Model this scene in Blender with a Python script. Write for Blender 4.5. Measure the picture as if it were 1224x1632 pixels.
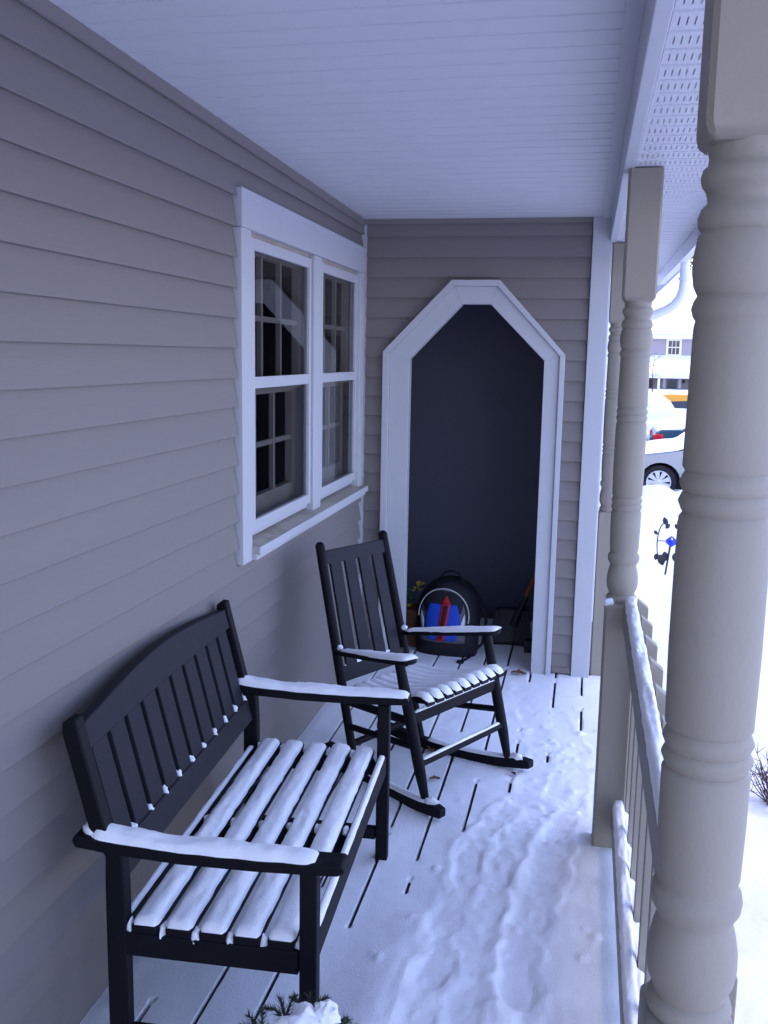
import bpy, bmesh, math, random
import numpy as np
from mathutils import Vector, Matrix, noise as mnoise

for o in list(bpy.data.objects):
    bpy.data.objects.remove(o)
scene = bpy.context.scene
COL = scene.collection
rad = math.radians

# ------------------------------------------------------------------ camera
cam_d = bpy.data.cameras.new('camera')
cam = bpy.data.objects.new('camera', cam_d)
COL.objects.link(cam)
cr = Vector((0.97864, 0.204832, 0.017525))
cu = Vector((-0.049845, 0.153714, 0.986857))
cf = Vector((-0.199446, 0.966652, -0.160641))
cam.matrix_world = Matrix(((cr.x, cu.x, -cf.x, 1.1577), (cr.y, cu.y, -cf.y, 0.0), (cr.z, cu.z, -cf.z, 1.64), (0, 0, 0, 1)))
cam_d.sensor_fit = 'VERTICAL'
cam_d.sensor_height = 36.0
cam_d.lens = 36.0 * 1536.0 / 1632.0
cam_d.clip_start = 0.02
cam_d.clip_end = 2000
scene.camera = cam
scene.render.resolution_x = 768
scene.render.resolution_y = 1024

# ------------------------------------------------------------------ sky, sun, exposure
SUN_EL, SUN_AZ = rad(83), rad(95)      # azimuth measured clockwise from +Y
world = bpy.data.worlds.new('World')
scene.world = world
world.use_nodes = True
wn = world.node_tree
bg = wn.nodes['Background']
sky = wn.nodes.new('ShaderNodeTexSky')
sky.sky_type = 'NISHITA'
sky.sun_disc = False
sky.sun_elevation = SUN_EL
sky.sun_rotation = SUN_AZ
sky.air_density = 1.0
sky.dust_density = 0.6
sky.ozone_density = 0.0
wn.links.new(sky.outputs[0], bg.inputs[0])
bg.inputs[1].default_value = 0.15

sun_d = bpy.data.lights.new('sun', 'SUN')
sun_d.energy = 0.5
sun_d.angle = rad(18)
sun_d.color = (1.0, 0.98, 0.95)
sun = bpy.data.objects.new('sun', sun_d)
COL.objects.link(sun)
sdir = Vector((math.sin(SUN_AZ) * math.cos(SUN_EL), math.cos(SUN_AZ) * math.cos(SUN_EL), math.sin(SUN_EL)))
sun.rotation_euler = sdir.to_track_quat('Z', 'Y').to_euler()
sun.location = (0, -5, 30)

scene.view_settings.view_transform = 'Standard'
scene.view_settings.look = 'None'
scene.view_settings.gamma = 1.0
scene.view_settings.use_curve_mapping = False
scene.view_settings.exposure = 1.94
scene.view_settings.use_white_balance = True          # the phone's cool, slightly magenta balance
scene.view_settings.white_balance_temperature = 6050
scene.view_settings.white_balance_tint = 30
scene.render.engine = 'CYCLES'
scene.cycles.max_bounces = 10
scene.cycles.diffuse_bounces = 6
scene.cycles.transparent_max_bounces = 12

# ------------------------------------------------------------------ materials
MATS = {}


def mat(name, base, rough=0.6, spec=0.3, var=0.0, scale=6.0, bump=0.0, bscale=60.0, metal=0.0, stretch=(1, 1, 1), dirt=None, sss=0.0):
    """Principled paint with object-space noise in colour and relief."""
    if name in MATS:
        return MATS[name]
    m = bpy.data.materials.new(name)
    m.use_nodes = True
    nt = m.node_tree
    b = nt.nodes['Principled BSDF']
    b.inputs['Roughness'].default_value = rough
    b.inputs['Specular IOR Level'].default_value = spec
    b.inputs['Metallic'].default_value = metal
    b.inputs['Base Color'].default_value = (*base, 1)
    if sss:
        b.inputs['Subsurface Weight'].default_value = sss
        b.inputs['Subsurface Radius'].default_value = (0.02, 0.025, 0.03)
        b.inputs['Subsurface Scale'].default_value = 0.5
    geo = nt.nodes.new('ShaderNodeNewGeometry')
    mp = nt.nodes.new('ShaderNodeMapping')
    mp.inputs['Scale'].default_value = stretch
    nt.links.new(geo.outputs['Position'], mp.inputs['Vector'])
    col = None
    if var:
        n = nt.nodes.new('ShaderNodeTexNoise')
        n.inputs['Scale'].default_value = scale
        n.inputs['Detail'].default_value = 6
        n.inputs['Roughness'].default_value = 0.65
        nt.links.new(mp.outputs[0], n.inputs['Vector'])
        mx = nt.nodes.new('ShaderNodeMix')
        mx.data_type = 'RGBA'
        mx.inputs[6].default_value = (*[c * (1 - var) for c in base], 1)
        mx.inputs[7].default_value = (*[min(1, c * (1 + var)) for c in base], 1)
        nt.links.new(n.outputs['Fac'], mx.inputs[0])
        col = mx.outputs[2]
        if dirt:
            n2 = nt.nodes.new('ShaderNodeTexNoise')
            n2.inputs['Scale'].default_value = dirt[1]
            n2.inputs['Detail'].default_value = 8
            n2.inputs['Roughness'].default_value = 0.7
            nt.links.new(mp.outputs[0], n2.inputs['Vector'])
            rp = nt.nodes.new('ShaderNodeMapRange')
            rp.inputs[1].default_value = dirt[2]
            rp.inputs[2].default_value = dirt[2] + 0.22
            rp.inputs[3].default_value = 0
            rp.inputs[4].default_value = dirt[3]
            nt.links.new(n2.outputs['Fac'], rp.inputs[0])
            m2 = nt.nodes.new('ShaderNodeMix')
            m2.data_type = 'RGBA'
            nt.links.new(rp.outputs[0], m2.inputs[0])
            nt.links.new(col, m2.inputs[6])
            m2.inputs[7].default_value = (*dirt[0], 1)
            col = m2.outputs[2]
        nt.links.new(col, b.inputs['Base Color'])
    if bump:
        n = nt.nodes.new('ShaderNodeTexNoise')
        n.inputs['Scale'].default_value = bscale
        n.inputs['Detail'].default_value = 5
        nt.links.new(mp.outputs[0], n.inputs['Vector'])
        bp = nt.nodes.new('ShaderNodeBump')
        bp.inputs['Strength'].default_value = 1.0
        bp.inputs['Distance'].default_value = bump
        nt.links.new(n.outputs['Fac'], bp.inputs['Height'])
        nt.links.new(bp.outputs[0], b.inputs['Normal'])
    MATS[name] = m
    return m


def glass(name, rough=0.02, tint=(0.48, 0.49, 0.52)):
    if name in MATS:
        return MATS[name]
    m = bpy.data.materials.new(name)
    m.use_nodes = True
    nt = m.node_tree
    nt.nodes.clear()
    out = nt.nodes.new('ShaderNodeOutputMaterial')
    mix = nt.nodes.new('ShaderNodeMixShader')
    lw = nt.nodes.new('ShaderNodeLayerWeight')
    lw.inputs[0].default_value = 0.5
    fr = nt.nodes.new('ShaderNodeMath')
    fr.operation = 'POWER'
    fr.inputs[1].default_value = 4.0
    nt.links.new(lw.outputs['Facing'], fr.inputs[0])
    tr = nt.nodes.new('ShaderNodeBsdfTransparent')
    tr.inputs[0].default_value = (*tint, 1)
    gl = nt.nodes.new('ShaderNodeBsdfGlossy')
    gl.inputs['Roughness'].default_value = rough
    ma = nt.nodes.new('ShaderNodeMath')
    ma.operation = 'MULTIPLY_ADD'
    ma.inputs[1].default_value = 0.85
    ma.inputs[2].default_value = 0.07
    nt.links.new(fr.outputs[0], ma.inputs[0])
    nt.links.new(ma.outputs[0], mix.inputs[0])
    nt.links.new(tr.outputs[0], mix.inputs[1])
    nt.links.new(gl.outputs[0], mix.inputs[2])
    nt.links.new(mix.outputs[0], out.inputs[0])
    MATS[name] = m
    return m


SIDING = mat('siding_vinyl', (0.200, 0.180, 0.168), 0.55, 0.25, 0.06, 3.0, 0.0006, 90, stretch=(1, 0.15, 2.5), dirt=((0.16, 0.10, 0.085), 1.6, 0.60, 0.25))
SIDING_END = mat('siding_vinyl_end', (0.200, 0.180, 0.168), 0.55, 0.25, 0.06, 3.0, 0.0006, 90, stretch=(0.15, 1, 2.5))
SHEATH = mat('dark_sheathing', (0.05, 0.045, 0.045), 0.8, 0.1, 0.1)
WHITE = mat('white_trim', (0.47, 0.48, 0.50), 0.45, 0.35, 0.05, 5, 0.0004, 40, dirt=((0.36, 0.34, 0.31), 4.0, 0.62, 0.35))
SILLPAINT = mat('worn_sill_paint', (0.42, 0.375, 0.32), 0.65, 0.2, 0.18, 9, 0.0006, 60, dirt=((0.26, 0.20, 0.15), 7.0, 0.48, 0.8))
CEIL = mat('white_ceiling_vinyl', (0.58, 0.59, 0.615), 0.5, 0.3, 0.03, 2.0, 0.0003, 60)
TAN = mat('tan_post_paint', (0.275, 0.246, 0.194), 0.55, 0.3, 0.05, 5, 0.0006, 120, dirt=((0.20, 0.175, 0.15), 5.0, 0.64, 0.3))
BLACKWOOD = mat('black_painted_wood', (0.0040, 0.0040, 0.0065), 0.6, 0.16, 0.25, 8, 0.0006, 80, stretch=(1, 1, 1))
NAVYWOOD = mat('dark_painted_slats', (0.0125, 0.0128, 0.0195), 0.6, 0.22, 0.25, 10, 0.0006, 80)
SNOW = mat('snow', (0.90, 0.905, 0.91), 0.75, 0.15, 0.02, 12, 0.0016, 140)
SNOWG = mat('snow_ground', (0.60, 0.61, 0.63), 0.8, 0.1, 0.14, 2.2, 0.016, 9)  # patchy colour noise paints in shaded patches of the lumpy yard snow
DECKM = mat('weathered_deck_wood', (0.17, 0.15, 0.14), 0.8, 0.15, 0.2, 8, 0.001, 60, stretch=(6, 0.6, 1))
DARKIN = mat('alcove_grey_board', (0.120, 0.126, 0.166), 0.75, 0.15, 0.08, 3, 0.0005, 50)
CREAM = mat('cream_sash_paint', (0.62, 0.55, 0.44), 0.55, 0.3, 0.06, 6)
ROOM = mat('room_paint', (0.16, 0.15, 0.15), 0.9, 0.1, 0.05, 2)
ALU = mat('white_aluminium', (0.72, 0.74, 0.78), 0.35, 0.45, 0.03, 4)
GLASS = glass('window_glass')

# ------------------------------------------------------------------ mesh helpers


class MB:
    def __init__(self):
        self.v = []
        self.f = []

    def box(self, x0, y0, z0, x1, y1, z1):
        n = len(self.v)
        self.v += [(x0, y0, z0), (x1, y0, z0), (x1, y1, z0), (x0, y1, z0), (x0, y0, z1), (x1, y0, z1), (x1, y1, z1), (x0, y1, z1)]
        self.f += [tuple(n + i for i in q) for q in ((3, 2, 1, 0), (4, 5, 6, 7), (0, 1, 5, 4), (1, 2, 6, 5), (2, 3, 7, 6), (3, 0, 4, 7))]
        return self

    def prism(self, poly, fn0, fn1):
        """poly of 2-D points; fn0/fn1 turn a point into 3-D for each end."""
        n = len(self.v)
        k = len(poly)
        self.v += [fn0(*p) for p in poly] + [fn1(*p) for p in poly]
        self.f.append(tuple(n + i for i in range(k))[::-1])
        self.f.append(tuple(n + k + i for i in range(k)))
        for i in range(k):
            j = (i + 1) % k
            self.f.append((n + i, n + j, n + k + j, n + k + i))
        return self

    def tube(self, pts, rr, n=10, cap=True, flat=1.0):
        pts = [Vector(p) for p in pts]
        if not hasattr(rr, '__len__'):
            rr = [rr] * len(pts)
        base = len(self.v)
        up = Vector((0, 0, 1))
        d0 = (pts[-1] - pts[0]).normalized()
        if abs(d0.z) > 0.9:
            up = Vector((1, 0, 0))
        for i, p in enumerate(pts):
            d = (pts[min(i + 1, len(pts) - 1)] - pts[max(i - 1, 0)]).normalized()
            a = d.cross(up).normalized()
            b = a.cross(d).normalized()
            for k in range(n):
                t = 2 * math.pi * k / n
                self.v.append(tuple(p + a * math.cos(t) * rr[i] + b * math.sin(t) * rr[i] * flat))
        for i in range(len(pts) - 1):
            for k in range(n):
                k2 = (k + 1) % n
                self.f.append((base + i * n + k, base + i * n + k2, base + (i + 1) * n + k2, base + (i + 1) * n + k))
        if cap:
            self.f.append(tuple(base + k for k in range(n))[::-1])
            self.f.append(tuple(base + (len(pts) - 1) * n + k for k in range(n)))
        return self

    def lathe(self, prof, c=(0, 0), n=36, cap=True):
        """prof: list of (z, r) around a vertical axis at c."""
        base = len(self.v)
        for z, r in prof:
            for k in range(n):
                t = 2 * math.pi * k / n
                self.v.append((c[0] + r * math.cos(t), c[1] + r * math.sin(t), z))
        for i in range(len(prof) - 1):
            for k in range(n):
                k2 = (k + 1) % n
                self.f.append((base + i * n + k, base + i * n + k2, base + (i + 1) * n + k2, base + (i + 1) * n + k))
        if cap:
            self.f.append(tuple(base + k for k in range(n))[::-1])
            self.f.append(tuple(base + (len(prof) - 1) * n + k for k in range(n)))
        return self

    def grid(self, nu, nv, fn):
        base = len(self.v)
        for i in range(nu):
            for j in range(nv):
                self.v.append(tuple(fn(i / (nu - 1), j / (nv - 1))))
        for i in range(nu - 1):
            for j in range(nv - 1):
                a = base + i * nv + j
                self.f.append((a, a + nv, a + nv + 1, a + 1))
        return self

    def blob(self, c, r, seed=0, rough=0.25, n=10, freq=1.5):
        """uneven lump"""
        base = len(self.v)
        rows = n
        cols = n * 2
        rx, ry, rz = r if hasattr(r, '__len__') else (r, r, r)
        for i in range(rows + 1):
            ph = math.pi * i / rows
            for j in range(cols):
                th = 2 * math.pi * j / cols
                d = Vector((math.sin(ph) * math.cos(th), math.sin(ph) * math.sin(th), math.cos(ph)))
                k = 1 + rough * mnoise.noise(d * freq + Vector((seed * 3.1, seed * 1.7, seed)))
                self.v.append((c[0] + d.x * rx * k, c[1] + d.y * ry * k, c[2] + d.z * rz * k))
        for i in range(rows):
            for j in range(cols):
                j2 = (j + 1) % cols
                self.f.append((base + i * cols + j, base + (i + 1) * cols + j, base + (i + 1) * cols + j2, base + i * cols + j2))
        return self

    def mesh(self, name, material, smooth=None):
        me = bpy.data.meshes.new(name)
        me.from_pydata([tuple(map(float, p)) for p in self.v], [], self.f)
        me.materials.append(material)
        bm = bmesh.new()
        bm.from_mesh(me)
        bmesh.ops.recalc_face_normals(bm, faces=bm.faces)
        bm.to_mesh(me)
        bm.free()
        if smooth is not None:
            me.shade_smooth()
            me.set_sharp_from_angle(angle=rad(smooth))
        me.update()
        return me

    def build(self, name, material, parent=None, smooth=None, bevel=0.0, seg=2):
        return link(name, self.mesh(name, material, smooth), parent, bevel, seg)


def link(name, me, parent=None, bevel=0.0, seg=2, loc=None):
    o = bpy.data.objects.new(name, me)
    COL.objects.link(o)
    if parent:
        o.parent = parent
    if loc:
        o.location = loc
    if bevel:
        md = o.modifiers.new('bevel', 'BEVEL')
        md.width = bevel
        md.segments = seg
        md.limit_method = 'ANGLE'
        md.angle_limit = rad(40)
    return o


def empty(name, loc=(0, 0, 0), rz=0.0, parent=None):
    o = bpy.data.objects.new(name, None)
    o.empty_display_size = 0.2
    COL.objects.link(o)
    o.location = loc
    o.rotation_euler = (0, 0, rz)
    if parent:
        o.parent = parent
    return o


def tag(o, label=None, cat=None, group=None, kind=None):
    if label:
        o['label'] = label
    if cat:
        o['category'] = cat
    if group:
        o['group'] = group
    if kind:
        o['kind'] = kind
    return o


def nz(x, y, z=0.0):
    return mnoise.noise(Vector((x, y, z)))


def sm(a, b, x):
    t = max(0.0, min(1.0, (x - a) / (b - a)))
    return t * t * (3 - 2 * t)


def snow_strip(mb, path, width, height, seed=0, ncross=9, endr=0.03, step=0.012, over=0.0, side=None, lump=0.25):
    """rounded cap of snow along a path of 3-D points (centre of the carrying surface)."""
    path = [Vector(p) for p in path]
    L = [0.0]
    for a, b in zip(path, path[1:]):
        L.append(L[-1] + (b - a).length)
    tot = L[-1]
    n = max(6, int(tot / step))
    base = len(mb.v)
    for i in range(n + 1):
        s = tot * i / n
        k = 0
        while k < len(L) - 2 and s > L[k + 1]:
            k += 1
        t = (s - L[k]) / (L[k + 1] - L[k])
        p = path[k].lerp(path[k + 1], t)
        d = (path[k + 1] - path[k]).normalized()
        a = Vector((0, 0, 1)).cross(d)
        a = side.copy() if side else a.normalized()
        e = min(s, tot - s)
        ef = math.sqrt(max(0.0, 1 - (1 - min(1, e / endr)) ** 2))
        w = width(s / tot) if callable(width) else width
        h = height(s / tot) if callable(height) else height
        h = h * (0.15 + 0.85 * ef) * (1 + lump * nz(s * 9 + seed, seed * 1.3) + 0.5 * lump * nz(s * 35, seed))
        w = w * (0.8 + 0.2 * ef) * (1 + 0.10 * nz(s * 22, seed * 2.1 + 5))
        for j in range(ncross):
            u = -1 + 2 * j / (ncross - 1)
            hh = h * (1 - abs(u) ** 2.6) ** 0.55 if abs(u) < 1 else 0.0
            hh *= 1 + 0.13 * nz(s * 40, u * 2 + seed) + 0.06 * nz(s * 95, u * 4 + seed) + 0.22 * nz(s * 7 + seed * 3, u * 1.2)
            mb.v.append(tuple(p + a * (u * (w / 2 + over * (1 - abs(u) ** 8))) + Vector((0, 0, hh - 0.0005))))
    for i in range(n):
        for j in range(ncross - 1):
            q = base + i * ncross + j
            mb.f.append((q, q + ncross, q + ncross + 1, q + 1))
    mb.f.append(tuple(base + j for j in range(ncross)))
    mb.f.append(tuple(base + n * ncross + j for j in range(ncross))[::-1])


# ------------------------------------------------------------------ ground and distant terrain
def ground_z(x, y):
    z = -0.46
    lot = sm(15.6, 17.0, y + 0.5 * nz(x * 0.4, 3.3))
    z += (-0.95 - z) * lot
    bank = math.exp(-((y - 14.9 - 0.5 * nz(x * 0.3, 8)) / 1.0) ** 2)
    z += bank * (0.04 + 0.16 * nz(x * 0.9, y * 0.9, 2) + 0.13 * nz(x * 3, y * 3, 9))
    z += 0.05 * nz(x * 0.5, y * 0.5) + 0.02 * nz(x * 1.7, y * 1.7, 4)
    if y < 16:
        z += 0.026 * nz(x * 6, y * 6, 7) + 0.20 * abs(nz(x * 1.9, y * 1.9, 1)) * sm(5.0, 11.5, y) + 0.05 * nz(x * 4.5, y * 4.5, 5) * sm(5.0, 8.5, y) + 0.03 * abs(nz(x * 2.3, y * 2.3, 1))
    z += sm(40, 140, y) * 0.6
    return z


def axis_pts(segs):
    out = []
    for a, b, s in segs:
        n = max(1, int(round((b - a) / s)))
        out += [a + (b - a) * i / n for i in range(n)]
    return out + [segs[-1][1]]


gx = axis_pts([(-400, -60, 40), (-60, -12, 6), (-12, 1.0, 1.0), (1.0, 6.0, 0.085), (6, 14, 0.4), (14, 60, 4), (60, 400, 40)])
gy = axis_pts([(-60, -4, 7), (-4, 2, 0.5), (2, 8, 0.085), (8, 18, 0.13), (18, 36, 0.5), (36, 120, 4), (120, 700, 60)])
g = MB()
for yv in gy:
    for xv in gx:
        g.v.append((xv, yv, ground_z(xv, yv)))
nx = len(gx)
for j in range(len(gy) - 1):
    for i in range(nx - 1):
        a = j * nx + i
        g.f.append((a, a + 1, a + nx + 1, a + nx))
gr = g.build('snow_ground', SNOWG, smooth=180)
tag(gr, kind='structure')

# ------------------------------------------------------------------ the house with its porch
house = empty('house')
tag(house, 'taupe vinyl sided house with covered porch, white window and octagonal archway', 'house')
D = 4.949
Y0 = -1.3                     # the porch runs on behind the camera
WY0, WY1, WZ0, WZ1 = 3.085, 4.885, 0.915, 2.17     # window opening (outer casing)


def ceil_z(y):
    return 2.372 - 0.014 * (y - 1.0)


# left wall sheathing
w = MB()
w.box(-0.16, Y0, -0.5, -0.012, WY0 + 0.05, 2.62)
w.box(-0.16, WY1 - 0.05, -0.5, -0.012, D + 1.2, 2.62)
w.box(-0.16, WY0 + 0.05, -0.5, -0.012, WY1 - 0.05, WZ0 + 0.05)
w.box(-0.16, WY0 + 0.05, WZ1 - 0.05, -0.012, WY1 - 0.05, 2.62)
left_wall = w.build('left_wall', SHEATH, house)

# lap siding courses on the left wall
DZ = 0.0976
plank_cache = {}


def siding_mesh(length, axis, lo=0.0, hi=None):
    key = (round(length, 4), axis, round(lo, 4), hi)
    if key in plank_cache:
        return plank_cache[key]
    h = DZ if axis == 'y' else 0.1005
    prof = [(-0.010, 0.003), (0.005, 0.003), (0.0165, 0.0), (0.0178, 0.0018), (0.0172, 0.008), (0.0, h + 0.006), (-0.010, h + 0.006)]
    if lo > 0.011:
        fx = 0.0172 * (1 - (lo - 0.010) / (h - 0.004))
        prof = [(-0.010, lo), (fx, lo), (0.0, h + 0.006), (-0.010, h + 0.006)]
    if hi:
        fx = 0.0172 * (1 - (hi - 0.010) / (h - 0.004))
        prof = prof[:5] + [(fx, hi), (-0.010, hi)]
    mb = MB()
    n = max(2, int(length / 0.25))
    k = len(prof)
    for i in range(n + 1):
        s = length * i / n
        for p in prof:
            bow = 0.0011 * nz(s * 1.6 + length, p[1] * 8)
            if axis == 'y':
                mb.v.append((p[0] + bow, s, p[1]))
            else:
                mb.v.append((s, -p[0] - bow, p[1]))
    for i in range(n):
        for j in range(k):
            j2 = (j + 1) % k
            mb.f.append((i * k + j, i * k + j2, (i + 1) * k + j2, (i + 1) * k + j))
    mb.f.append(tuple(range(k))[::-1])
    mb.f.append(tuple(n * k + j for j in range(k)))
    plank_cache[key] = mb.mesh('siding_plank', SIDING if axis == 'y' else SIDING_END, 25)
    return plank_cache[key]


for k in range(-2, 24):
    z0 = 2.142 - DZ * k
    z1 = z0 + DZ
    if z0 > 2.31 or z1 < -0.05:
        continue
    if z1 <= WZ0 + 0.012 or z0 >= WZ1 - 0.012:
        spans = [(Y0, D - 0.004)]
    else:
        spans = [(Y0, WY0 - 0.009), (WY1 + 0.006, D - 0.004)]
    for a, b in spans:
        link('siding_plank', siding_mesh(b - a, 'y'), left_wall, loc=(0.0, a, z0))
    if len(spans) == 2 and z1 > WZ1 + 0.003:
        link('siding_plank', siding_mesh(WY1 - WY0 + 0.014, 'y', WZ1 + 0.002 - z0), left_wall, loc=(0.0, WY0 - 0.0085, z0))
    if len(spans) == 2 and z0 < WZ0 - 0.015:
        link('siding_plank', siding_mesh(WY1 - WY0 + 0.014, 'y', 0.0, WZ0 - 0.002 - z0), left_wall, loc=(0.0, WY0 - 0.0085, z0))
tm = MB()
prof = [(Y0, ceil_z(Y0)), (D, ceil_z(D))]
tm.prism([(0.0, 0.0), (0.024, 0.0), (0.024, -0.034), (0.019, -0.036), (0.019, -0.030), (0.0, -0.030)],
         lambda a, b: (a - 0.005, Y0, ceil_z(Y0) + b), lambda a, b: (a - 0.005, D, ceil_z(D) + b))
tm.build('ceiling_channel', SIDING, left_wall)

# end wall with the octagon-topped opening
OUT = [(0.125, 0.0), (0.125, 1.660), (0.471, 2.018), (0.711, 2.018), (1.046, 1.658), (1.046, 0.0)]
INN = [(0.262, 0.0), (0.262, 1.624), (0.525, 1.900), (0.668, 1.900), (0.944, 1.626), (0.944, 0.0)]
XR = 1.24
w = MB()
yb0, yb1 = D + 0.012, D + 0.14
ext = lambda poly: w.prism(poly, lambda a, b: (a, yb0, b), lambda a, b: (a, yb1, b))
MID = [((a[0] + b[0]) / 2, (a[1] + b[1]) / 2) for a, b in zip(OUT, INN)]
ext([(-0.011, -0.5), (MID[0][0], -0.5), MID[1], (MID[1][0], 2.62), (-0.011, 2.62)])
ext([(MID[4][0], -0.5), (XR, -0.5), (XR, 2.62), (MID[4][0], 2.62), MID[4]])
ext([MID[1], MID[2], MID[3], MID[4], (MID[4][0], 2.62), (MID[1][0], 2.62)])
end_wall = w.build('end_wall', SHEATH, house)


def edge_x(poly, z, left):
    pts = poly[:3] if left else poly[3:]
    if left:
        if z <= pts[1][1]:
            return pts[1][0]
        t = (z - pts[1][1]) / (pts[2][1] - pts[1][1])
        return pts[1][0] + t * (pts[2][0] - pts[1][0])
    if z <= pts[1][1]:
        return pts[1][0]
    t = (z - pts[1][1]) / (pts[0][1] - pts[1][1])
    return pts[1][0] + t * (pts[0][0] - pts[1][0])


DZE = 0.1005
for k in range(-1, 25):
    z0 = 2.2326 - DZE * k
    z1 = z0 + DZE
    if z1 < 0.08:
        continue
    if z0 >= INN[2][1] + 0.004:
        spans = [(0.012, 1.148)]
    else:
        zl = max(z0, 0.0)
        spans = [(0.012, min(edge_x(INN, zl, True) - 0.006, 0.58)), (max(edge_x(INN, zl, False) + 0.006, 0.60), 1.148)]
        if z1 > INN[2][1] and z0 < INN[2][1]:
            spans = [(0.012, edge_x(OUT, z1, True) + 0.03 if z1 < OUT[2][1] else 0.50), (edge_x(OUT, z1, False) - 0.03 if z1 < OUT[2][1] else 0.69, 1.148)]
    for a, b in spans:
        link('siding_plank', siding_mesh(b - a, 'x'), end_wall, loc=(a, D, z0))
MB().box(0.0, D - 0.022, 2.292, 1.148, D + 0.01, ceil_z(D)).build('ceiling_channel', SIDING_END, end_wall)
# starter strip beside the arch foot
MB().box(1.05, D - 0.022, 0.015, 1.148, D + 0.004, 0.048).build('starter_strip', SIDING_END, end_wall, bevel=0.004)
MB().box(0.002, D - 0.030, 0.0, 0.026, D + 0.004, 2.29).build('corner_channel', WHITE, end_wall)
MB().box(1.15, D - 0.034, -0.05, XR, D + 0.01, 2.318).build('corner_board', WHITE, end_wall, bevel=0.003)
MB().box(XR - 0.02, D + 0.012, -0.05, XR + 0.004, D + 1.2, 2.318).build('corner_return', WHITE, end_wall)

# arch casing: flat ring, raised outer band, and jamb lining
arch = empty('arch_casing', parent=house)


def ring(poly_a, poly_b, y0, y1, seg):
    mb = MB()
    for i in seg:
        a0, a1, b0, b1 = poly_a[i], poly_a[i + 1], poly_b[i], poly_b[i + 1]
        mb.prism([a0, a1, b1, b0], lambda a, b: (a, y0, b), lambda a, b: (a, y1, b))
    return mb


def lerp_poly(A, B, t):
    return [(a[0] + (b[0] - a[0]) * t, a[1] + (b[1] - a[1]) * t) for a, b in zip(A, B)]


BAND = lerp_poly(OUT, INN, 0.26)
for i in range(5):
    ring(BAND, INN, D - 0.034, D + 0.012, [i]).build('casing_board', WHITE, arch, bevel=0.0018, seg=1)
    ring(OUT, lerp_poly(OUT, INN, 0.255), D - 0.052, D + 0.012, [i]).build('casing_band', WHITE, arch, bevel=0.0025, seg=2)
    ring(lerp_poly(OUT, INN, 0.9), INN, D + 0.012, D + 0.035, [i]).build('jamb_lining', WHITE, arch)

# the alcove behind the arch
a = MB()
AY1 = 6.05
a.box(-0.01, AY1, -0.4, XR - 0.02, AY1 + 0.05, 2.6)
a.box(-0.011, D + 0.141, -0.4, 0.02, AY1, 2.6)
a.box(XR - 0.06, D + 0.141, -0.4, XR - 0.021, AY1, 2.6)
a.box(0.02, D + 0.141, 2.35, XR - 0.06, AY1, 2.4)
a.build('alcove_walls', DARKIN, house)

# ceiling boards
cl = MB()
cl.prism([(Y0, ceil_z(Y0) + 0.012), (D + 0.3, ceil_z(D + 0.3) + 0.012), (D + 0.3, ceil_z(D + 0.3) + 0.03), (Y0, ceil_z(Y0) + 0.03)],
         lambda a, b: (-0.01, a, b), lambda a, b: (1.235, a, b))
ceiling = cl.build('porch_ceiling', CEIL, house)
PW = 0.1016
cb = MB()
cp = [(0.0, 0.012), (0.0, 0.0045), (0.004, 0.0045), (0.006, 0.0), (PW - 0.0055, 0.0), (PW - 0.0035, 0.0045), (PW, 0.0045), (PW, 0.012)]
cb.prism(cp, lambda a, b: (0.0, a, b), lambda a, b: (1.2, a, b))
cme = cb.mesh('ceiling_board', CEIL)
tilt = -math.atan(0.014)
i = 0
y = D - PW
while y > Y0:
    o = link('ceiling_board', cme, ceiling, loc=(0.0, y, ceil_z(y) + 0.0))
    o.rotation_euler = (tilt, 0, 0)
    y -= PW
    i += 1
MB().prism([(1.196, 0.0), (1.234, 0.0), (1.234, -0.012), (1.196, -0.006)], lambda a, b: (a, Y0, ceil_z(Y0) + b), lambda a, b: (a, D, ceil_z(D) + b)).build('edge_trim', CEIL, ceiling)

# beam, soffit, gutter
bm_ = MB()
bm_.box(1.233, Y0, 2.2, 1.265, 3.62, 2.5)
bm_.box(1.2335, 3.623, 2.2005, 1.265, 6.6, 2.5)
bm_.build('porch_beam', WHITE, house, bevel=0.003)
soffit = MB().box(1.266, Y0, 2.24, 1.60, 7.0, 2.26).build('soffit', mat('grey_board', (0.58, 0.58, 0.59), 0.8, 0.1), house)
sf = MB()
sx0, sx1 = 1.266, 1.585
# every board: two ribs with a groove and a field pierced by slots
ny = [0.0, 0.004, 0.008, 0.030, 0.072, 0.0945, 0.098, 0.1016]
hz = [0.006, 0.006, 0.0, 0.0, 0.0, 0.0, 0.006, 0.006]
xs = [sx0]
xx = sx0 + 0.012
while xx < sx1 - 0.02:
    xs += [xx, xx + 0.0021]
    xx += 0.0138
xs.append(sx1)
for jy in range(len(ny) - 1):
    for ix in range(len(xs) - 1):
        if jy == 3 and ix % 2 == 1:
            continue
        n = len(sf.v)
        sf.v += [(xs[ix], ny[jy], hz[jy]), (xs[ix + 1], ny[jy], hz[jy]), (xs[ix + 1], ny[jy + 1], hz[jy + 1]), (xs[ix], ny[jy + 1], hz[jy + 1])]
        sf.f.append((n, n + 3, n + 2, n + 1))
sfm = bpy.data.meshes.new('soffit_board')
sfm.from_pydata(sf.v, [], sf.f)
sfm.materials.append(CEIL)
y = Y0
while y < 6.9:
    link('soffit_board', sfm, soffit, loc=(0, y, 2.204))
    y += 0.1016
gut = MB()
gp = [(1.588, 2.262), (1.588, 2.150), (1.640, 2.150), (1.652, 2.175), (1.672, 2.205), (1.690, 2.225), (1.690, 2.262), (1.684, 2.262), (1.684, 2.232), (1.645, 2.180), (1.634, 2.157), (1.595, 2.157), (1.595, 2.262)]
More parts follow.
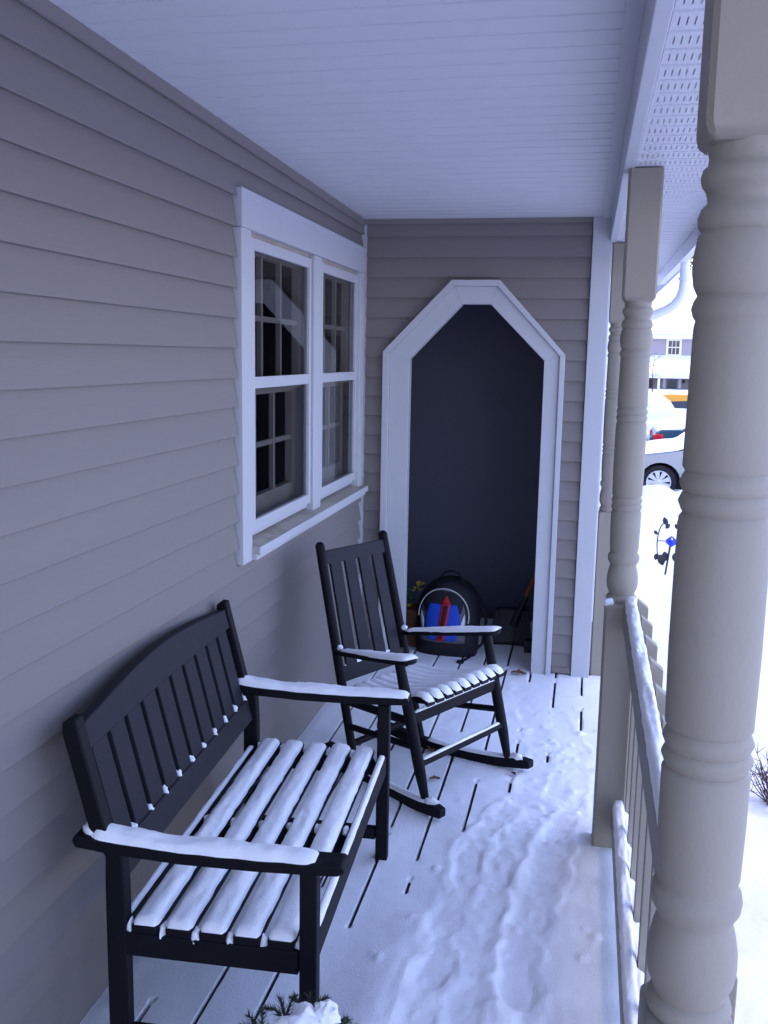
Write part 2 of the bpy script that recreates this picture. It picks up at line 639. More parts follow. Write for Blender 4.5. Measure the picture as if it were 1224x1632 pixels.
gut.prism(gp, lambda a, b: (a, Y0, b), lambda a, b: (a, 7.0, b))
gutter = gut.build('gutter', ALU, house)
for yy in (1.3, 4.35):
    MB().prism([(x_ * 1.0 + (0.0025 if x_ > 1.6 else -0.0025), z_ + (-0.0025 if z_ < 2.2 else 0.0025)) for x_, z_ in gp[:7]] + [(1.588, 2.266)],
               lambda a, b: (a, yy, b), lambda a, b: (a, yy + 0.025, b)).build('gutter_seam', ALU, gutter)
MB().box(1.5855, Y0, 2.13, 1.5875, 7.0, 2.26).build('fascia', ALU, house)
dp = MB()
DY = 5.45
dp.tube([(1.635, DY, 2.16), (1.635, DY, 2.05), (1.632, DY, 2.005), (1.618, DY, 1.965), (1.592, DY, 1.930), (1.556, DY, 1.905), (1.50, DY, 1.880), (1.42, DY, 1.845), (1.385, DY, 1.815), (1.372, DY, 1.77), (1.37, DY, 1.70), (1.37, DY, 0.2), (1.37, DY, -0.40)], 0.025, 14)
ds = dp.build('downspout', ALU, house, smooth=50)
MB().tube([(1.635, DY, 2.075), (1.635, DY, 2.06)], 0.0315, 14).build('pipe_collar', ALU, ds, smooth=40)

# roof over porch and house, with its load of snow
rf = MB()
rf.prism([(1.70, 2.262), (-3.4, 5.2), (-8.5, 2.262), (-8.5, 2.40), (-3.4, 5.34), (1.70, 2.40)], lambda a, b: (a, Y0 - 0.6, b), lambda a, b: (a, 7.05, b))
rf.build('roof', mat('roof_shingle', (0.09, 0.085, 0.085), 0.9, 0.1, 0.2, 20), house)
rs = MB()
rs.prism([(1.71, 2.402), (-3.4, 5.345), (-8.5, 2.402), (-8.5, 2.55), (-3.4, 5.55), (1.55, 2.66), (1.69, 2.52)], lambda a, b: (a, Y0 - 0.6, b), lambda a, b: (a, 7.05, b))
tag(rs.build('roof_snow', SNOW, house), kind='stuff')
# rear body of the house: rooms behind the left wall
hb = MB()
hb.box(-8.0, Y0, -0.6, -7.9, 7.0, 2.4)
hb.box(-7.9, Y0, -0.6, -0.16, Y0 + 0.1, 2.6)
hb.box(-7.9, 6.1, -0.6, 1.18, 6.2, 2.6)
hb.build('outer_walls', SIDING, house)
rm = MB()
rm.box(-3.6, 1.5, -0.1, -3.5, 6.0, 2.5)
rm.box(-3.5, 1.5, -0.1, -0.17, 1.55, 2.5)
rm.box(-3.5, 5.95, -0.1, -0.17, 6.0, 2.5)
rm.box(-3.5, 1.55, -0.1, -0.17, 5.95, -0.05)
rm.box(-3.5, 1.55, 2.45, -0.17, 5.95, 2.5)
rm.build('room', ROOM, house)

# ------------------------------------------------------------------ double window
win = empty('window', parent=house)
MB().box(-0.012, WY0, WZ0 + 0.0, 0.030, 3.178, 2.046).build('side_casing', WHITE, win, bevel=0.002)
MB().box(-0.012, 4.800, 0.965, 0.030, WY1, 2.046).build('side_casing', WHITE, win, bevel=0.002)
MB().box(-0.012, WY0, 2.047, 0.032, WY1 + 0.002, WZ1).build('header', WHITE, win, bevel=0.002)
MB().box(-0.012, WY0 - 0.004, WZ1 - 0.022, 0.035, WY1 + 0.016, WZ1 + 0.001).build('drip_cap', WHITE, win, bevel=0.003)
MB().box(-0.06, 3.975, 0.97, 0.024, 4.092, 2.046).build('mullion', WHITE, win, bevel=0.002)
sl = MB()
sl.prism([(-0.06, 0.985), (0.052, 0.962), (0.052, 0.940), (-0.06, 0.940)], lambda a, b: (a, 3.179, b), lambda a, b: (a, 4.90, b))
sl.build('sill', SILLPAINT, win, bevel=0.002)
MB().box(0.0, 3.18, 0.915, 0.046, 4.897, 0.9395).build('sill_apron', WHITE, win, bevel=0.002)
MB().box(0.0525, 3.179, 0.934, 0.060, 4.90, 0.9635).build('sill_nose', WHITE, win, bevel=0.002)
for (ya, yb) in ((3.205, 3.968), (4.098, 4.796)):
    MB().box(-0.05, ya - 0.026, 0.985, 0.006, ya, 2.046).build('jamb', WHITE, win)
    MB().box(-0.05, ya, 2.032, 0.004, yb, 2.046).build('head_jamb', SILLPAINT, win)
    # storm sash: outer frame, meeting rail, panes
    st = MB()
    fw = 0.055
    x0, x1 = -0.004, 0.014
    st.box(x0, ya, 1.005, x1, ya + fw, 2.030)
    st.box(x0, yb - fw * 0.5, 1.005, x1, yb, 2.030)
    st.box(x0, ya + fw, 1.990, x1, yb - fw * 0.5, 2.030)
    st.box(x0, ya + fw, 1.005, x1, yb - fw * 0.5, 1.046)
    st.box(x0, ya + fw, 1.515, x1 - 0.002, yb - fw * 0.5, 1.556)
    sash = st.build('storm_sash', WHITE, win, bevel=0.002)
    for (nm, za, zb) in (('upper_pane', 1.556, 1.990), ('lower_pane', 1.046, 1.515)):
        gp_ = MB()
        gp_.v = [(0.002, ya + fw, za), (0.002, yb - fw * 0.5, za), (0.002, yb - fw * 0.5, zb), (0.002, ya + fw, zb)]
        gp_.f = [(0, 1, 2, 3)]
        gp_.build(nm, GLASS, win)
    MB().box(-0.06, ya, 0.986, -0.002, yb, 1.006).build('sash_track', WHITE, win)
    # inner sashes with muntins
    for (za, zb, xi, nm) in ((1.50, 2.03, -0.030, 'upper_sash'), (1.00, 1.53, -0.058, 'lower_sash')):
        s = MB()
        t = 0.045
        s.box(xi - 0.03, ya - 0.01, za, xi, ya + 0.042, zb)
        s.box(xi - 0.03, yb - 0.042, za, xi, yb + 0.01, zb)
        s.box(xi - 0.03, ya + 0.042, za, xi, yb - 0.042, za + (0.10 if nm == 'lower_sash' else t))
        s.box(xi - 0.03, ya + 0.042, zb - t, xi, yb - 0.042, zb)
        so = s.build(nm, CREAM, win)
        zlo = za + (0.10 if nm == 'lower_sash' else t)
        for f_ in (1 / 3, 2 / 3):
            yc = ya + 0.042 + (yb - ya - 0.084) * f_
            MB().box(xi - 0.022, yc - 0.011, zlo, xi - 0.004, yc + 0.011, zb - t).build('muntin', CREAM, win)
        zc = (zlo + zb - t) / 2
        MB().box(xi - 0.020, ya + 0.042, zc - 0.010, xi - 0.006, yb - 0.042, zc + 0.010).build('muntin', CREAM, win)

# ------------------------------------------------------------------ turned porch posts
PROF = [(0.868, 0.0415), (0.876, 0.0455), (0.884, 0.0472), (0.892, 0.0455), (0.897, 0.0415), (0.905, 0.0430), (0.918, 0.0470), (0.936, 0.0492), (0.955, 0.0485),
        (0.975, 0.0455), (0.990, 0.0425), (0.997, 0.0440), (1.006, 0.0480), (1.016, 0.0492), (1.026, 0.0475), (1.031, 0.0440), (1.035, 0.0440), (1.045, 0.0455), (1.100, 0.0465), (1.163, 0.0468),
        (1.168, 0.0440), (1.172, 0.0455), (1.180, 0.0482), (1.188, 0.0455), (1.190, 0.0445), (1.192, 0.0455), (1.200, 0.0482), (1.208, 0.0455), (1.212, 0.0440), (1.217, 0.0465),
        (1.30, 0.0478), (1.40, 0.0475), (1.443, 0.0465), (1.448, 0.0440), (1.452, 0.0455), (1.460, 0.0482), (1.468, 0.0455), (1.470, 0.0445), (1.472, 0.0455), (1.480, 0.0482), (1.488, 0.0455), (1.492, 0.0440), (1.497, 0.0462),
        (1.56, 0.0458), (1.640, 0.0450), (1.646, 0.0440), (1.650, 0.0460), (1.658, 0.0478), (1.666, 0.0460), (1.671, 0.0438), (1.680, 0.0470), (1.695, 0.0492), (1.710, 0.0490), (1.728, 0.0462), (1.734, 0.0440),
        (1.738, 0.0462), (1.747, 0.0474), (1.756, 0.0450), (1.762, 0.0410), (1.768, 0.0415), (1.775, 0.0435), (1.778, 0.0455), (1.786, 0.0470), (1.794, 0.0455), (1.797, 0.0425), (1.805, 0.0420), (1.815, 0.0435), (1.822, 0.0450)]


def square_part(z0, z1, hw, top_round, bot_round):
    """squared block with eased corners where it meets the turning."""
    mb = MB()
    lv = []
    if bot_round:
        lv += [(z0, hw * 0.80), (z0 + 0.006, hw * 0.93), (z0 + 0.014, hw * 0.985), (z0 + 0.022, hw)]
    else:
        lv += [(z0, hw)]
    if top_round:
        lv += [(z1 - 0.018, hw), (z1 - 0.010, hw * 0.985), (z1 - 0.004, hw * 0.93), (z1, hw * 0.80)]
    else:
        lv += [(z1, hw)]
    c = 0.006
    base = 0
    for z, h in lv:
        for (px, py) in ((-h + c, -h), (h - c, -h), (h, -h + c), (h, h - c), (h - c, h), (-h + c, h), (-h, h - c), (-h, -h + c)):
            mb.v.append((px, py, z))
    for i in range(len(lv) - 1):
        for k in range(8):
            k2 = (k + 1) % 8
            mb.f.append((i * 8 + k, i * 8 + k2, (i + 1) * 8 + k2, (i + 1) * 8 + k))
    mb.f.append(tuple(range(8))[::-1])
    mb.f.append(tuple((len(lv) - 1) * 8 + k for k in range(8)))
    return mb


PROF = [(z_, 0.0468 + (r_ - 0.0468) * (1.4 if r_ < 0.0468 else 1.05)) for z_, r_ in PROF]
pm = MB().lathe(PROF, n=48).mesh('turned_shaft', TAN, 50)
lb = square_part(-0.09, 0.874, 0.050, True, False).mesh('lower_block', TAN, 30)
ub = square_part(1.815, 2.2, 0.050, False, True).mesh('upper_block', TAN, 30)
for (px, py, pz, lab) in ((1.306, 1.050, 0.034, 'turned tan porch post close at the right edge'), (1.300, 3.115, 0.0, 'turned tan porch post at far end of railing'), (1.298, 5.010, 0.0, 'turned tan porch post behind white corner board')):
    pe = empty('porch_post', (px, py, pz), parent=house)
    pe['label'] = lab
    link('turned_shaft', pm, pe)
    link('lower_block', lb, pe)
    link('upper_block', ub, pe)

# ------------------------------------------------------------------ porch railing
rail = empty('porch_railing', (1.33, 1.08, 0))
tag(rail, 'tan painted railing with square balusters between two turned posts', 'railing')


def rl(mb, name, **k):
    o = mb.build(name, TAN, rail, **k)
    o.matrix_parent_inverse = Matrix.Translation((-1.33, -1.08, 0))
    return o


RX0, RX1 = 1.308, 1.346
rl(MB().box(RX0, 1.101, 0.792, RX1, 3.064, 0.881), 'top_rail', bevel=0.004)
rl(MB().box(RX0, 1.101, 0.110, RX1, 3.064, 0.199), 'bottom_rail', bevel=0.004)
bal = MB()
bw = 0.033
bal.v = [(0, -bw / 2, 0.085), (bw, -bw / 2, 0.085), (bw, bw / 2, 0.085), (0, bw / 2, 0.085), (0, -bw / 2, 0.905), (bw, -bw / 2, 0.878), (bw, bw / 2, 0.878), (0, bw / 2, 0.905)]
bal.f = [(3, 2, 1, 0), (4, 5, 6, 7), (0, 1, 5, 4), (1, 2, 6, 5), (2, 3, 7, 6), (3, 0, 4, 7)]
bme = bal.mesh('baluster', TAN)
yy = 1.18
bal_y = []
while yy < 3.05:
    o = link('baluster', bme, rail, bevel=0.002, loc=(RX1 + 0.0005 - 1.33, yy - 1.08, 0))
    bal_y.append(yy)
    yy += 0.205

rsn = MB()
xc = (RX0 + RX1) / 2
snow_strip(rsn, [(xc, 1.105, 0.881), (xc, 3.06, 0.881)], 0.037, 0.030, 3, 11, lump=0.3)
n0 = len(rsn.v)
snow_strip(rsn, [(xc, 1.105, 0.199), (xc, 3.06, 0.199)], 0.038, 0.034, 8, 11, lump=0.35)
for i in range(len(bal_y) - 1):      # lumps that swell out between the balusters
    ym = (bal_y[i] + bal_y[i + 1]) / 2
    rsn.blob((RX1 - 0.002, ym, 0.198), (0.022, 0.075, 0.026), i, 0.35, 10)
for yv, zv in ((3.115, 0.0),):
    rsn.blob((1.262, yv - 0.036, 0.874 + zv), (0.016, 0.016, 0.014), yv, 0.4, 8)
    rsn.blob((1.262, yv + 0.036, 0.874 + zv), (0.014, 0.012, 0.010), yv + 1, 0.4, 8)
tag(rsn.build('railing_snow', SNOW, smooth=60), 'ridge of fresh snow lying along the tan railing', 'snow', kind='stuff')

# ------------------------------------------------------------------ deck boards
deck = MB().box(-0.011, Y0, -0.30, 1.335, 6.05, -0.10).build('porch_deck', SHEATH)
tag(deck, kind='structure')
GAPS = [0.022, 0.155, 0.290, 0.428, 0.563, 0.690, 0.815, 0.945, 1.075, 1.208]
edges = [-0.10] + GAPS + [1.34]
GW = 0.0042
for a_, b_ in zip(edges, edges[1:]):
    xa = a_ + (GW if a_ > 0 else 0.112)
    xb = b_ - (GW if b_ < 1.3 else 0)
    MB().box(xa, Y0, -0.030, xb, 6.045, 0.0).build('deck_board', DECKM, deck)
MB().box(1.336, Y0, -0.30, 1.356, 6.05, -0.002).build('rim_board', TAN, deck)

# ------------------------------------------------------------------ snow on the deck
RUTS = [
    ([(0.91, 4.66), (1.0, 4.17), (1.06, 3.83), (1.02, 3.49), (0.93, 3.18), (0.86, 2.9), (0.855, 2.64), (0.845, 2.44), (0.835, 2.27), (0.83, 1.9), (0.87, 1.3)], 0.050, 0.85),
    ([(1.06, 4.11), (1.15, 3.76), (1.1, 3.43), (1.01, 3.16), (0.96, 2.93), (0.95, 2.7), (0.93, 2.47), (0.92, 2.27), (0.93, 1.9), (0.98, 1.3)], 0.042, 1.0),
    ([(1.08, 4.35), (1.17, 4.0), (1.20, 3.71), (1.165, 3.34), (1.11, 3.05), (1.09, 2.81), (1.07, 2.56), (1.06, 2.30)], 0.050, 0.9),
    ([(1.10, 2.2), (1.12, 1.95), (1.10, 1.6)], 0.07, 0.8),
]


def poly_dist(P, X, Yv):
    best = np.full(X.shape, 9.0)
    arc = np.zeros(X.shape)
    s0 = 0.0
    for (x0, y0), (x1, y1) in zip(P, P[1:]):
        dx, dy = x1 - x0, y1 - y0
        L2 = dx * dx + dy * dy
        t = np.clip(((X - x0) * dx + (Yv - y0) * dy) / L2, 0, 1)
        d = np.hypot(X - x0 - t * dx, Yv - y0 - t * dy)
        m = d < best
        best = np.where(m, d, best)
        arc = np.where(m, s0 + t * math.sqrt(L2), arc)
        s0 += math.sqrt(L2)
    return best, arc


rng = np.random.RandomState(4)
_T = rng.rand(256, 256)


def vnoise(x, y):
    xi = np.floor(x).astype(int)
    yi = np.floor(y).astype(int)
    fx = x - xi
    fy = y - yi
    fx = fx * fx * (3 - 2 * fx)
    fy = fy * fy * (3 - 2 * fy)
    g_ = lambda a, b: _T[a % 256, b % 256]
    return (g_(xi, yi) * (1 - fx) + g_(xi + 1, yi) * fx) * (1 - fy) + (g_(xi, yi + 1) * (1 - fx) + g_(xi + 1, yi + 1) * fx) * fy - 0.5


def fbm(x, y, o=4):
    r, a = 0, 1.0
    for k in range(o):
        r = r + a * vnoise(x * 2 ** k + 17 * k, y * 2 ** k + 31 * k)
        a *= 0.5
    return r


def smooth(a, b, x):
    t = np.clip((x - a) / (b - a), 0, 1)
    return t * t * (3 - 2 * t)


cols = []
lo, hi = 0.014, 1.350
prev = lo
for gq in GAPS + [hi]:
    e0 = prev
    e1 = gq - 0.0075 if gq < hi else hi
    n = max(2, int((e1 - e0) / 0.0085))
    cols += [e0 + (e1 - e0) * i / n for i in range(n + 1)]
    if gq < hi:
        cols += [gq - 0.0045, gq + 0.0045]
        prev = gq + 0.0075
cols = np.array([c for c in cols if c >= 0.012])
rows = np.arange(1.10, 5.96, 0.0125)
X, Yg = np.meshgrid(cols, rows)
thick = smooth(0.62, 0.98, X + 0.10 * fbm(X * 3, Yg * 2)) * smooth(3.75, 2.9, Yg + 0.25 * fbm(X * 2 + 9, Yg * 2))
thick = np.maximum(thick, smooth(2.75, 2.15, Yg + 0.5 * (X < 0.6) * (0.62 - X) + 0.3 * fbm(X * 2, Yg * 2)) * smooth(0.52, 0.75, X))
H = 0.011 + 0.034 * thick + 0.004 * fbm(X * 5, Yg * 5) + 0.0022 * fbm(X * 22, Yg * 22)
H *= 0.35 + 0.65 * smooth(5.30, 4.75, Yg)                # thins out inside the alcove
H += 0.006 * fbm(X * 1.6, Yg * 1.1)
trod = np.zeros_like(X)
carve = np.zeros_like(X)
rimh = np.zeros_like(X)
WXn = 0.020 * fbm(X * 6, Yg * 6, 3)
WYn = 0.030 * fbm(X * 6 + 40, Yg * 6, 3)
for P_, wr, dp_ in RUTS:
    # broad shallow shuffle, then separate boot prints along it
    d, s = poly_dist(P_, X + WXn * 1.5, Yg + WYn)
    shuffle = smooth(0.115, 0.02, d)
    carve = np.maximum(carve, 0.40 * shuffle)
    trod = np.maximum(trod, 0.8 * smooth(0.10, 0.05, d))
    L_ = [0.0]
    for p, q in zip(P_, P_[1:]):
        L_.append(L_[-1] + math.hypot(q[0] - p[0], q[1] - p[1]))
    t_ = rng.uniform(0.02, 0.12)
    while t_ < L_[-1]:
        k = max(i for i in range(len(L_) - 1) if L_[i] <= t_)
        f_ = (t_ - L_[k]) / (L_[k + 1] - L_[k])
        px_ = P_[k][0] + (P_[k + 1][0] - P_[k][0]) * f_ + rng.uniform(-0.012, 0.012)
        py_ = P_[k][1] + (P_[k + 1][1] - P_[k][1]) * f_
        an = math.atan2(P_[k + 1][1] - P_[k][1], P_[k + 1][0] - P_[k][0]) + rng.uniform(-0.16, 0.16)
        ca, sa = math.cos(an), math.sin(an)
        U = (X + WXn * 0.6 - px_) * ca + (Yg + WYn * 0.6 - py_) * sa
        V = -(X + WXn * 0.6 - px_) * sa + (Yg + WYn * 0.6 - py_) * ca
        ln, wd = rng.uniform(0.125, 0.165), rng.uniform(0.044, 0.056)
        wdv = wd * (1 - 0.22 * np.exp(-((U + 0.02) / 0.04) ** 2))
        dd = 0.06 * fbm(X * 24, Yg * 24, 3) + (np.abs(U / ln) ** 2.6 + np.abs(V / wdv) ** 2.6) ** (1 / 2.6)
        deep = rng.uniform(0.40, 0.82) * (0.8 + 0.2 * np.tanh(U / 0.06))
        carve = np.maximum(carve, deep * smooth(1.16, 0.82, dd))
        rimh = np.maximum(rimh, rng.uniform(0.15, 0.8) * np.exp(-((dd - 1.36) / 0.24) ** 2) * (0.5 + 0.9 * np.abs(fbm(X * 7 + t_, Yg * 7, 3))))
        trod = np.maximum(trod, smooth(1.6, 1.0, dd))
        t_ += rng.uniform(0.21, 0.30)
far = 0.6 + 0.4 * smooth(4.5, 3.6, Yg)
H += rimh * (1 - carve) * (0.008 + 0.016 * thick) * far
H = H * (1 - carve * 0.86)
H += trod * (0.0075 * fbm(X * 10, Yg * 10, 3) + 0.0045 * fbm(X * 38, Yg * 38, 3)) * (0.4 + 0.6 * thick) + trod * 0.002
# crumbs kicked out of the trail
for k in range(150):
    P_, wr, _d = RUTS[k % 3]
    cx_, cy_ = P_[rng.randint(1, len(P_) - 1)]
    cx_ += rng.uniform(-0.20, 0.20)
    cy_ += rng.uniform(-0.2, 0.2)
    rr_ = rng.uniform(0.004, 0.014)
    H += rr_ * 0.7 * np.exp(-(((X - cx_) ** 2 + (Yg - cy_) ** 2) / rr_ ** 2))
H = np.maximum(H, 0.002)
# drift against the post and thinning at the wall
H *= 0.45 + 0.55 * smooth(0.0, 0.06, X)
# open joints between the boards
openm = np.zeros_like(X, bool)
for gi, gq in enumerate(GAPS):
    near = np.abs(X - gq) < 0.006
    keep = fbm(Yg[:, :1] * (3.4 + 0.3 * gi) + gi * 7.7, Yg[:, :1] * 0 + gi, 4)
    trodg = np.interp(gq, cols, cols) * 0
    tcol = np.argmin(np.abs(cols - gq))
    lim = 0.42 - 0.34 * smooth(3.3, 2.7, Yg[:, :1]) - 0.75 * thick[:, tcol:tcol + 1] - 0.9 * trod[:, tcol:tcol + 1]
    if gi >= 9:
        lim = lim - 0.45
    if gi == 0:
        lim = lim - 0.9
    o_ = (keep < lim)
    o_ = o_ | np.zeros_like(near)
    openm |= near & o_
H = np.where(openm, -0.0015, H)
ds_ = MB()
ds_.v = list(zip(X.ravel().tolist(), Yg.ravel().tolist(), H.ravel().tolist()))
nc = len(cols)
om = openm
for j in range(len(rows) - 1):
    for i in range(nc - 1):
        if om[j, i] and om[j, i + 1] and om[j + 1, i] and om[j + 1, i + 1]:
            continue
        a0 = j * nc + i
        # keep the snow out of the alcove's side walls and the end wall
        ym_, xm_ = rows[j], cols[i]
        if D - 0.01 < ym_ < D + 0.14 and not (0.262 < xm_ < 0.944 or xm_ > 1.245):
            continue
        if ym_ >= D + 0.14 and xm_ > 1.17:
            continue
        ds_.f.append((a0, a0 + 1, a0 + nc + 1, a0 + nc))
deck_snow = ds_.build('deck_snow', SNOW, smooth=70)
tag(deck_snow, 'thin white snow over the deck boards with a trodden trail', 'snow', kind='stuff')

# ------------------------------------------------------------------ bench
bu = Vector((-0.0576, 0.9983, 0))
bench = empty('garden_bench', (0.187, 1.835, 0.0), math.atan2(0.0495, 0.9983))
tag(bench, 'black wooden slatted bench with arched back against the siding', 'bench')
# local frame: X = depth towards the front, Y = along the bench
LB = 1.030


def part(par, mb, name, m, **k):
    return mb.build(name, m, par, **k)


def lean(z):           # back of the bench leans towards the wall
    return -0.252 * max(0.0, z - 0.45)


HW = 0.019
for yy in (0.0, LB):
    # rear leg and back post in one
    mb = MB()
    lv = [(0.0, 0.0), (0.30, 0.0), (0.46, 0.0), (0.535, -0.001), (0.60, lean(0.60)), (0.815, lean(0.815)), (0.838, lean(0.838) + 0.004), (0.848, lean(0.848) + 0.012)]
    for z, xo in lv:
        tk = 0.023 if z < 0.5 else (0.020 if z < 0.82 else (0.017 if z < 0.84 else 0.009))
        mb.v += [(xo - tk, yy - HW, z), (xo + tk, yy - HW, z), (xo + tk, yy + HW, z), (xo - tk, yy + HW, z)]
    for i in range(len(lv) - 1):
        for k in range(4):
            k2 = (k + 1) % 4
            mb.f.append((i * 4 + k, i * 4 + k2, i * 4 + 4 + k2, i * 4 + 4 + k))
    mb.f += [(3, 2, 1, 0), tuple((len(lv) - 1) * 4 + k for k in range(4))]
    part(bench, mb, 'rear_leg', BLACKWOOD, bevel=0.004, smooth=35)
    part(bench, MB().box(0.420, yy - HW, 0.0, 0.459, yy + HW, 0.540), 'front_leg', BLACKWOOD, bevel=0.004)
    # arm: rises gently at the back, rounded nose
    mb = MB()
    ap = [(-0.085, 0.556), (0.02, 0.546), (0.16, 0.540), (0.32, 0.541), (0.46, 0.546), (0.505, 0.549), (0.519, 0.556), (0.521, 0.565), (0.512, 0.573), (0.46, 0.572), (0.32, 0.568), (0.16, 0.568), (0.02, 0.575), (-0.085, 0.586), (-0.093, 0.572)]
    mb.prism(ap, lambda a, b: (a, yy - 0.031, b), lambda a, b: (a, yy + 0.031, b))
    part(bench, mb, 'arm', BLACKWOOD, bevel=0.004)
    part(bench, MB().box(0.024, yy - 0.014, 0.078, 0.418, yy + 0.014, 0.116), 'stretcher', BLACKWOOD, bevel=0.003)
    part(bench, MB().box(0.018, yy - 0.016, 0.300, 0.4175, yy + 0.016, 0.356), 'side_rail', BLACKWOOD, bevel=0.003)
part(bench, MB().box(0.428, HW, 0.310, 0.452, LB - HW, 0.374), 'front_rail', BLACKWOOD, bevel=0.003)
part(bench, MB().box(-0.004, HW, 0.310, 0.018, LB - HW, 0.372), 'rear_rail', BLACKWOOD, bevel=0.003)
part(bench, MB().box(0.018, LB / 2 - 0.018, 0.300, 0.428, LB / 2 + 0.018, 0.356), 'centre_rail', BLACKWOOD, bevel=0.003)
SLX = [0.036, 0.114, 0.192, 0.270, 0.348]
SLW = 0.060
for sx in SLX:
    part(bench, MB().box(sx, -0.018, 0.357, sx + SLW, LB + 0.018, 0.378), 'seat_slat', BLACKWOOD, bevel=0.005)


def backbox(y0, y1, z0f, z1f, tk, n=1, off=0.0):
    """board lying in the leaning back; z0f/z1f give its lower and upper edge along y."""
    mb = MB()
    for i in range(n + 1):
        y_ = y0 + (y1 - y0) * i / n
        za, zb = z0f(y_), z1f(y_)
        for (zz, t_) in ((za, -tk), (za, tk), (zb, tk), (zb, -tk)):
            mb.v.append((lean(zz) + off + t_, y_, zz))
    for i in range(n):
        for k in range(4):
            k2 = (k + 1) % 4
            mb.f.append((i * 4 + k, i * 4 + k2, i * 4 + 4 + k2, i * 4 + 4 + k))
    mb.f += [(3, 2, 1, 0), tuple(n * 4 + k for k in range(4))]
    return mb


crest = lambda y_: 0.823 + 0.039 * math.sin(math.pi * max(0, min(1, y_ / LB))) ** 1.2
part(bench, backbox(HW, LB - HW, lambda y_: 0.764 + 0.008 * math.sin(math.pi * y_ / LB), crest, 0.013, 24), 'crest_rail', NAVYWOOD, bevel=0.003, smooth=40)
part(bench, backbox(HW, LB - HW, lambda y_: 0.462, lambda y_: 0.530, 0.013), 'lower_back_rail', NAVYWOOD, bevel=0.003)
NB = 10
p0, p1 = HW + 0.012, LB - HW - 0.012
pitch = (p1 - p0) / NB
bgap = []
for i in range(NB):
    ya = p0 + pitch * i + 0.0105
    yb = p0 + pitch * (i + 1) - 0.0105
    part(bench, backbox(ya, yb, lambda y_: 0.5285, lambda y_: 0.770, 0.007), 'back_slat', NAVYWOOD, bevel=0.002)
    bgap.append((p0 + pitch * i))
bgap.append(p1)

# snow on the bench
bs = MB()
for k, sx in enumerate(SLX):
    snow_strip(bs, [(sx + SLW / 2, -0.016, 0.378), (sx + SLW / 2, LB + 0.014, 0.378)], SLW * 0.99, 0.017, k * 5 + 1, 11, over=0.002, endr=0.02, lump=0.14)
snow_strip(bs, [(0.440, 0.026, 0.374), (0.440, LB - 0.026, 0.374)], 0.020, 0.011, 31, 7)
snow_strip(bs, [(0.008, 0.026, 0.372), (0.008, LB - 0.026, 0.372)], 0.016, 0.010, 33, 7)
random.seed(5)
for yy in (0.0, LB / 2, LB):
    for sx in [0.020] + [s_ + SLW for s_ in SLX]:
        gx0 = sx
        gx1 = sx + (0.018 if sx > 0.03 else 0.014)
        bs.blob(((gx0 + gx1) / 2, yy + 0.004 * random.uniform(-1, 1), 0.360), ((gx1 - gx0) * 0.62, random.uniform(0.010, 0.020), random.uniform(0.012, 0.019)), sx * 90 + yy, 0.5, 7)
for gy_ in bgap:
    bs.blob((lean(0.530) + 0.002, gy_, 0.533), (0.011, 0.006 + random.uniform(0, 0.004), 0.009 + random.uniform(0, 0.005)), gy_ * 40, 0.6, 7)
arm_z = lambda x_: 0.5755 + (0.012 if x_ < 0.02 else 0.0)
for yy, xe in ((0.0, 0.455), (LB, 0.517)):
    pts = [(-0.05, yy, 0.581), (0.02, yy, 0.575), (0.16, yy, 0.568), (0.32, yy, 0.568), (0.46, yy, 0.572), (xe, yy, 0.572)]
    if xe < 0.46:
        pts = pts[:4] + [(xe, yy, 0.571)]
    snow_strip(bs, pts, 0.060, lambda t_: 0.019 + 0.010 * math.exp(-(t_ / 0.06) ** 2) - 0.004 * sm(0.7, 1.0, t_), 50 + yy * 3, 11, endr=0.035, lump=0.25)
bs.blob((-0.055, 0.0, 0.588), (0.022, 0.020, 0.022), 71, 0.4, 8)
bsn = bs.build('bench_snow', SNOW, smooth=60)
bsn.location = bench.location
bsn.rotation_euler = bench.rotation_euler
tag(bsn, 'rounded caps of snow on the black bench slats and arms', 'snow', kind='stuff')

# ------------------------------------------------------------------ rocking chair
TH = -0.516
rock = empty('rocking_chair', (0.550, 3.596, 0.0), TH)
tag(rock, 'black wooden rocking chair with slatted back dusted with snow', 'rocking chair')
FF, WF, FFA, WFA, ZFA = 0.279, 0.261, 0.150, 0.270, 0.540
FR, WR, FT, WT, HT = -0.125, 0.205, -0.347, 0.187, 0.905


def post_pt(s, z):
    t = (z - 0.05) / (HT - 0.05)
    return Vector((FR + (FT - FR) * t, s * (WR + (WT - WR) * t), z))


def fleg(s, z):
    t = (z - 0.05) / (ZFA - 0.05)
    return Vector((FF + (FFA - FF) * t, s * (WF + (WFA - WF) * t), z))


